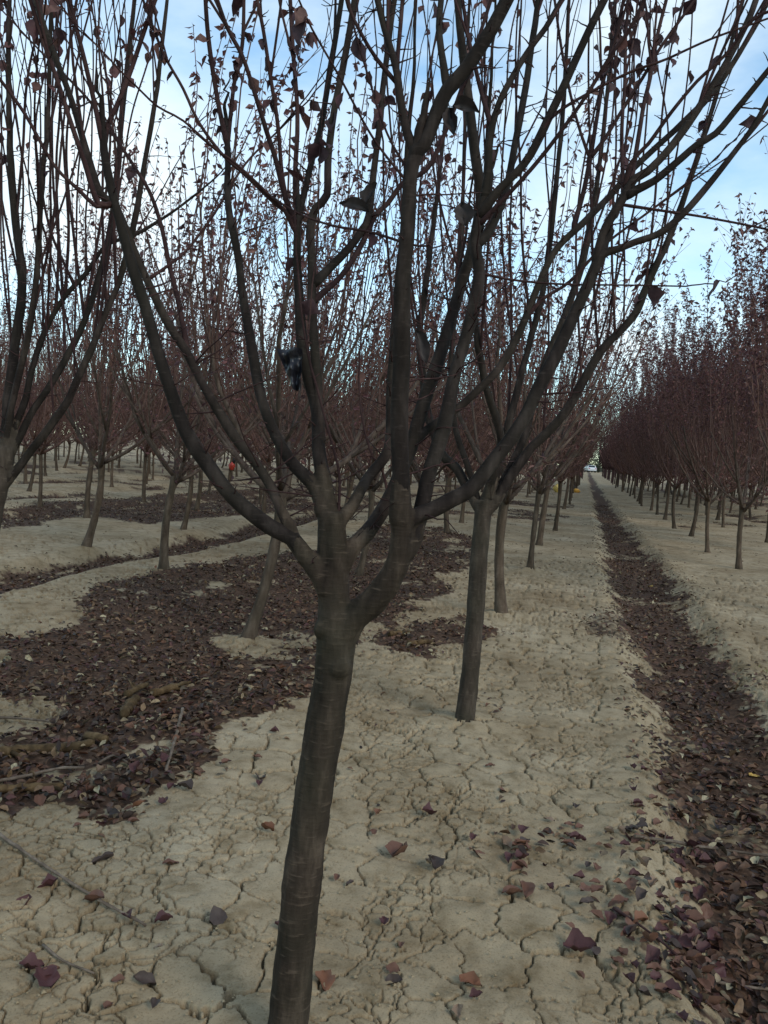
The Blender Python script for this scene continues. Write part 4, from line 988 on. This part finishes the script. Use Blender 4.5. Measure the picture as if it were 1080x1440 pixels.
stick('twig', [(985, 1385), (1030, 1395), (1090, 1402)], 5, 'brown twig at the furrow edge lying on leaves', M_STICK, .02, 7, 1, cat='twig')
stick('twig', [(862, 1284), (905, 1312), (945, 1345), (985, 1380)], 4, 'thin dark curved twig following the furrow rim', M_SHOOT, .015, 7, 2, cat='twig')
stick('stick', [(990, 1366), (1002, 1361), (1016, 1352)], 8, 'small pale wood chunk at the furrow rim', M_STICK, .01)
stick('rotten_branch', [(548, 896), (560, 894), (574, 892)], 8, 'ochre log piece on the small leaf patch behind the big trunk', M_ROT, .02, 10, cat='branch')
stick('rotten_branch', [(574, 909), (590, 907), (606, 905)], 8, 'ochre log end nearest the bare strip on the small leaf patch', M_ROT, .02, 10, cat='branch')

# ------------------------------------------------------------------ things caught in the branches
M_WITHER = mat_leaf('withered_leaf', (.024, .018, .017), .05)
def caught(px, py, z, L, Wd, rot, label, mat=M_WITHER, name='withered_leaf', cat='leaf', curl=1.4):
    me = leaf_surface(rgc, L, Wd, curl, mat); o = obj(name, me, None, pt(px, py, z))
    ax_ = Matrix(((RT[0], UP[0], -fwd[0]), (RT[1], UP[1], -fwd[1]), (RT[2], UP[2], -fwd[2])))
    o.rotation_euler = (ax_ @ Matrix.Rotation(R(rot), 3, 'Z') @ Matrix.Rotation(R(rgc.uniform(-35, 35)), 3, 'X')).to_euler(); tag(o, label, cat)
caught(519, 298, 1.70, .066, .030, 165, 'large withered leaf jutting sideways where a limb turns upright', curl=1.2)
caught(514, 290, 1.71, .055, .030, 62, 'withered leaf standing upright beside the sideways leaf')
caught(654, 318, 1.80, .056, .042, 97, 'broad dark withered leaf caught at the bend of an outer limb', curl=.6)
caught(584, 465, 1.60, .070, .030, -72, 'long withered leaf hanging down next to the front stem', curl=1.0)
caught(636, 150, 1.51, .052, .028, -12, 'pointed withered leaf sticking out under the thick upper fork')
caught(632, 152, 1.515, .055, .026, -80, 'withered leaf dangling under the thick upper fork')
# dark plastic scrap
rgp = np.random.default_rng(4); nu, nv = 12, 9; V = []
for i in range(nu):
    for j in range(nv):
        u = i / (nu - 1); v = j / (nv - 1) - .5
        wd = .052 * (1 - .72 * u ** 1.3); V.append(((v * wd + .016 * u), -u * .088, .012 * math.sin(v * 9 + u * 5) + .008 * math.sin(u * 17 + v * 4) + rgp.normal() * .0018))
mb = MB(); mb.add(V, [(i * nv + j, (i + 1) * nv + j, (i + 1) * nv + j + 1, i * nv + j + 1) for i in range(nu - 1) for j in range(nv - 1)])
M_NAVY = mat_plain('navy_film', (.010, .010, .014), .35, .3, 60)
o = obj('plastic_scrap', mb.mesh('plastic_scrap', M_NAVY, True), None, pt(407, 490, 1.68))
o.rotation_euler = Matrix(((RT[0], UP[0], -fwd[0]), (RT[1], UP[1], -fwd[1]), (RT[2], UP[2], -fwd[2]))).to_euler()
tag(o, 'dark navy crumpled plastic scrap snagged against the middle leader', 'plastic')

# ------------------------------------------------------------------ far things
def bag(name, loc, w, h, col, label, knot=True, cat='bag'):
    rgb = np.random.default_rng(int(w * 1000 + h * 77)); mb = MB(); nz, na = 9, 12; V = []
    for i in range(nz):
        t = i / (nz - 1); rr_ = (math.sin(math.pi * (t * .86 + .07)) ** .7) * .5 if not (knot and t > .85) else .12
        for j in range(na):
            a = j * 6.283 / na; f = 1 + .16 * rgb.normal(); V.append((math.cos(a) * rr_ * w * f, math.sin(a) * rr_ * w * .75 * f, t * h))
    q = [(i * na + j, i * na + (j + 1) % na, (i + 1) * na + (j + 1) % na, (i + 1) * na + j) for i in range(nz - 1) for j in range(na)]
    b = len(V); V += [(0, 0, 0), (0, 0, h)]
    t = [((j + 1) % na, j, b) for j in range(na)] + [((nz - 1) * na + j, (nz - 1) * na + (j + 1) % na, b + 1) for j in range(na)]
    mb.add(V, q, t); e = obj(name, mb.mesh(name, mat_plain(name + '_film', col, .45, .2, 12)), None, loc); tag(e, label, cat); return e
def tree_near_pixel(px, dmin, dmax, side):
    best = None
    for s in spots:
        p = np.array([s[0], s[1], .7]) - CAM; z = p @ fwd
        if dmin < z < dmax and s[3] == side:
            x = 540 + FPX * (p @ RT) / z
            if best is None or abs(x - px) < best[0]: best = (abs(x - px), s, z)
    return best[1]
s = tree_near_pixel(314, 24, 36, 'L')
v = np.array(s[2]); v = v / v[2]; z_ = gh(s[0], s[1])
bag('plastic_bag', (s[0] + v[0] * .62 + .07, s[1] + v[1] * .62 - .10, z_ + .52), .22, .27, (.34, .035, .02), 'bright red plastic bag tied to a thin trunk in the back rows')
s = tree_near_pixel(330, 24, 40, 'L'); v = np.array(s[2]); v = v / v[2]
bag('plastic_bag', (s[0] + v[0] * .7 + .06, s[1] + v[1] * .7 - .09, gh(s[0], s[1]) + .62), .17, .24, (.015, .015, .018), 'small black plastic bag on the trunk beside the red bag')
p = hit(783, 692); bag('sack', (p[0], p[1], p[2] - .02), .36, .40, (.62, .47, .14), 'pale yellow sack on the ground in the furrow-side row', cat='sack')
p = hit(810, 693); bag('sack', (p[0], p[1], p[2] - .02), .34, .22, (.65, .33, .05), 'orange sack lying low against a trunk in the furrow-side row', False, cat='sack')
p = hit(804, 691); bag('sack', (p[0], p[1], p[2] - .02), .26, .42, (.02, .018, .018), 'black sack leaning on the orange sack', cat='sack')
# parked car at the end of the furrow
def car(loc, rz):
    e = bpy.data.objects.new('parked_car', None); COL.objects.link(e); e.location = loc; e.rotation_euler[2] = rz
    tag(e, 'small white parked car beyond the far end of the furrow', 'car')
    prof = [(-2.0, .35), (-2.05, .75), (-1.9, .95), (-1.5, 1.0), (-1.05, 1.42), (.35, 1.45), (1.0, 1.0), (1.8, .88), (2.05, .6), (2.0, .3)]
    def slab(prof, hw, inset):
        mb = MB(); n = len(prof); V = [(hw - (inset if z > 1.1 else 0), y, z) for y, z in prof] + [(-hw + (inset if z > 1.1 else 0), y, z) for y, z in prof]
        V += [(hw, 0, .7), (-hw, 0, .7)]
        mb.add(V, [(i, (i + 1) % n, n + (i + 1) % n, n + i) for i in range(n)], [((i + 1) % n, i, 2 * n) for i in range(n)] + [(n + i, n + (i + 1) % n, 2 * n + 1) for i in range(n)]); return mb
    obj('body', slab(prof, .85, .13).mesh('body', mat_plain('white_car_paint', (.55, .56, .58), .3, .03), False), e)
    gm = mat_plain('car_glass', (.02, .025, .03), .1, .1)
    for pr in ([(-1.47, 1.03), (-1.08, 1.39)], [(.40, 1.41), (.96, 1.04)]):
        mb = MB(); (y1, z1), (y2, z2) = pr; k = .03 if y1 > 0 else -.03
        mb.add([(-.68, y1 + k, z1), (.68, y1 + k, z1), (.64, y2 + k, z2), (-.64, y2 + k, z2)], [(0, 1, 2, 3)]); obj('window', mb.mesh('window', gm, False), e)
    wm = mat_plain('tyre_rubber', (.02, .02, .02), .8, .1)
    for sx in (-1, 1):
        for y in (-1.25, 1.25):
            mb = MB(); mb.tube(np.array([(sx * .66, y, .31), (sx * .87, y, .31)]), .31, 16); obj('wheel', mb.mesh('wheel', wm), e)
        mb = MB(); mb.add([(sx * .5, -2.06, .72), (sx * .8, -2.06, .72), (sx * .8, -2.03, .86), (sx * .5, -2.03, .86), (sx * .5, -1.9, .72), (sx * .8, -1.9, .72), (sx * .8, -1.9, .86), (sx * .5, -1.9, .86)], [(0, 1, 2, 3), (4, 7, 6, 5), (0, 4, 5, 1), (3, 2, 6, 7), (0, 3, 7, 4), (1, 5, 6, 2)])
        obj('tail_light', mb.mesh('tail_light', mat_plain('red_lens', (.3, .02, .02), .2, .1), False), e)
d = ray(830, 655); d = d / d[1]; car((d[0] * 170, 170, 0), .25)
M_EVER = mat_leaf('dark_evergreen_leaf', (.018, .030, .016), .15); M_TRK = mat_bark('dark_trunk', (.03, .025, .02), (.05, .04, .035), (.08, .07, .06))
for k, (px, dist, ht, lab) in enumerate([(842, 178, 11, 'dark evergreen tree standing just behind the white car'), (824, 182, 10, 'dark evergreen tree on the bare-row side of the white car'), (858, 186, 11, 'dark evergreen tree on the leafy-row side of the white car')]):
    d = ray(px, 655); d = d / d[1]; e = bpy.data.objects.new('evergreen_tree', None); COL.objects.link(e); e.location = (d[0] * dist, dist, 0); tag(e, lab, 'tree')
    mb = MB(); mb.tube(np.array([(0, 0, -.1), (.1, 0, ht * .4), (0, .1, ht * .8)]), [.22, .16, .05], 8); obj('trunk', mb.mesh('trunk', M_TRK), e)
    rgk = np.random.default_rng(50 + k); n = 5200; cc = rgk.normal(size=(30, 3)) * np.array([2.1, 1.5, ht * .30]) + np.array([0, 0, ht * .42]); cc[:, 2] = np.clip(cc[:, 2], .4, ht - .6)
    pp = cc[rgk.integers(0, 30, n)] + rgk.normal(size=(n, 3)) * .6; pp[:, 2] = np.clip(pp[:, 2], .3, None)
    mb = MB(); leaves(mb, pp, rgk.normal(size=(n, 3)), rgk.normal(size=(n, 3)), rgk.uniform(.2, .4, n), rgk.uniform(.15, .3, n), np.ones((n, 3)), lite=True); obj('crown', mb.mesh('crown', M_EVER, False), e)
# a few green weeds on the furrow's far bank
p = hit(1076, 945); mb = MB()
for k in range(26):
    b = np.array([rgc.normal() * .05, rgc.normal() * .05, -.01]); dv = np.array([rgc.normal() * .5, rgc.normal() * .5, 1.0]); l = rgc.uniform(.02, .06); s_ = np.linspace(0, 1, 4)[:, None]
    mb.tube(b + dv * l * s_ + np.array([0, 0, -.4 * l]) * s_ ** 2, [.0016, .0016, .0011, .0004], 3, False)
e = obj('weed', mb.mesh('weed', mat_plain('weed_green', (.13, .16, .04), .7, .3, 40)), None, p); tag(e, 'low tuft of yellow-green weed on the soil bank by the furrow', 'weed', kind='stuff')
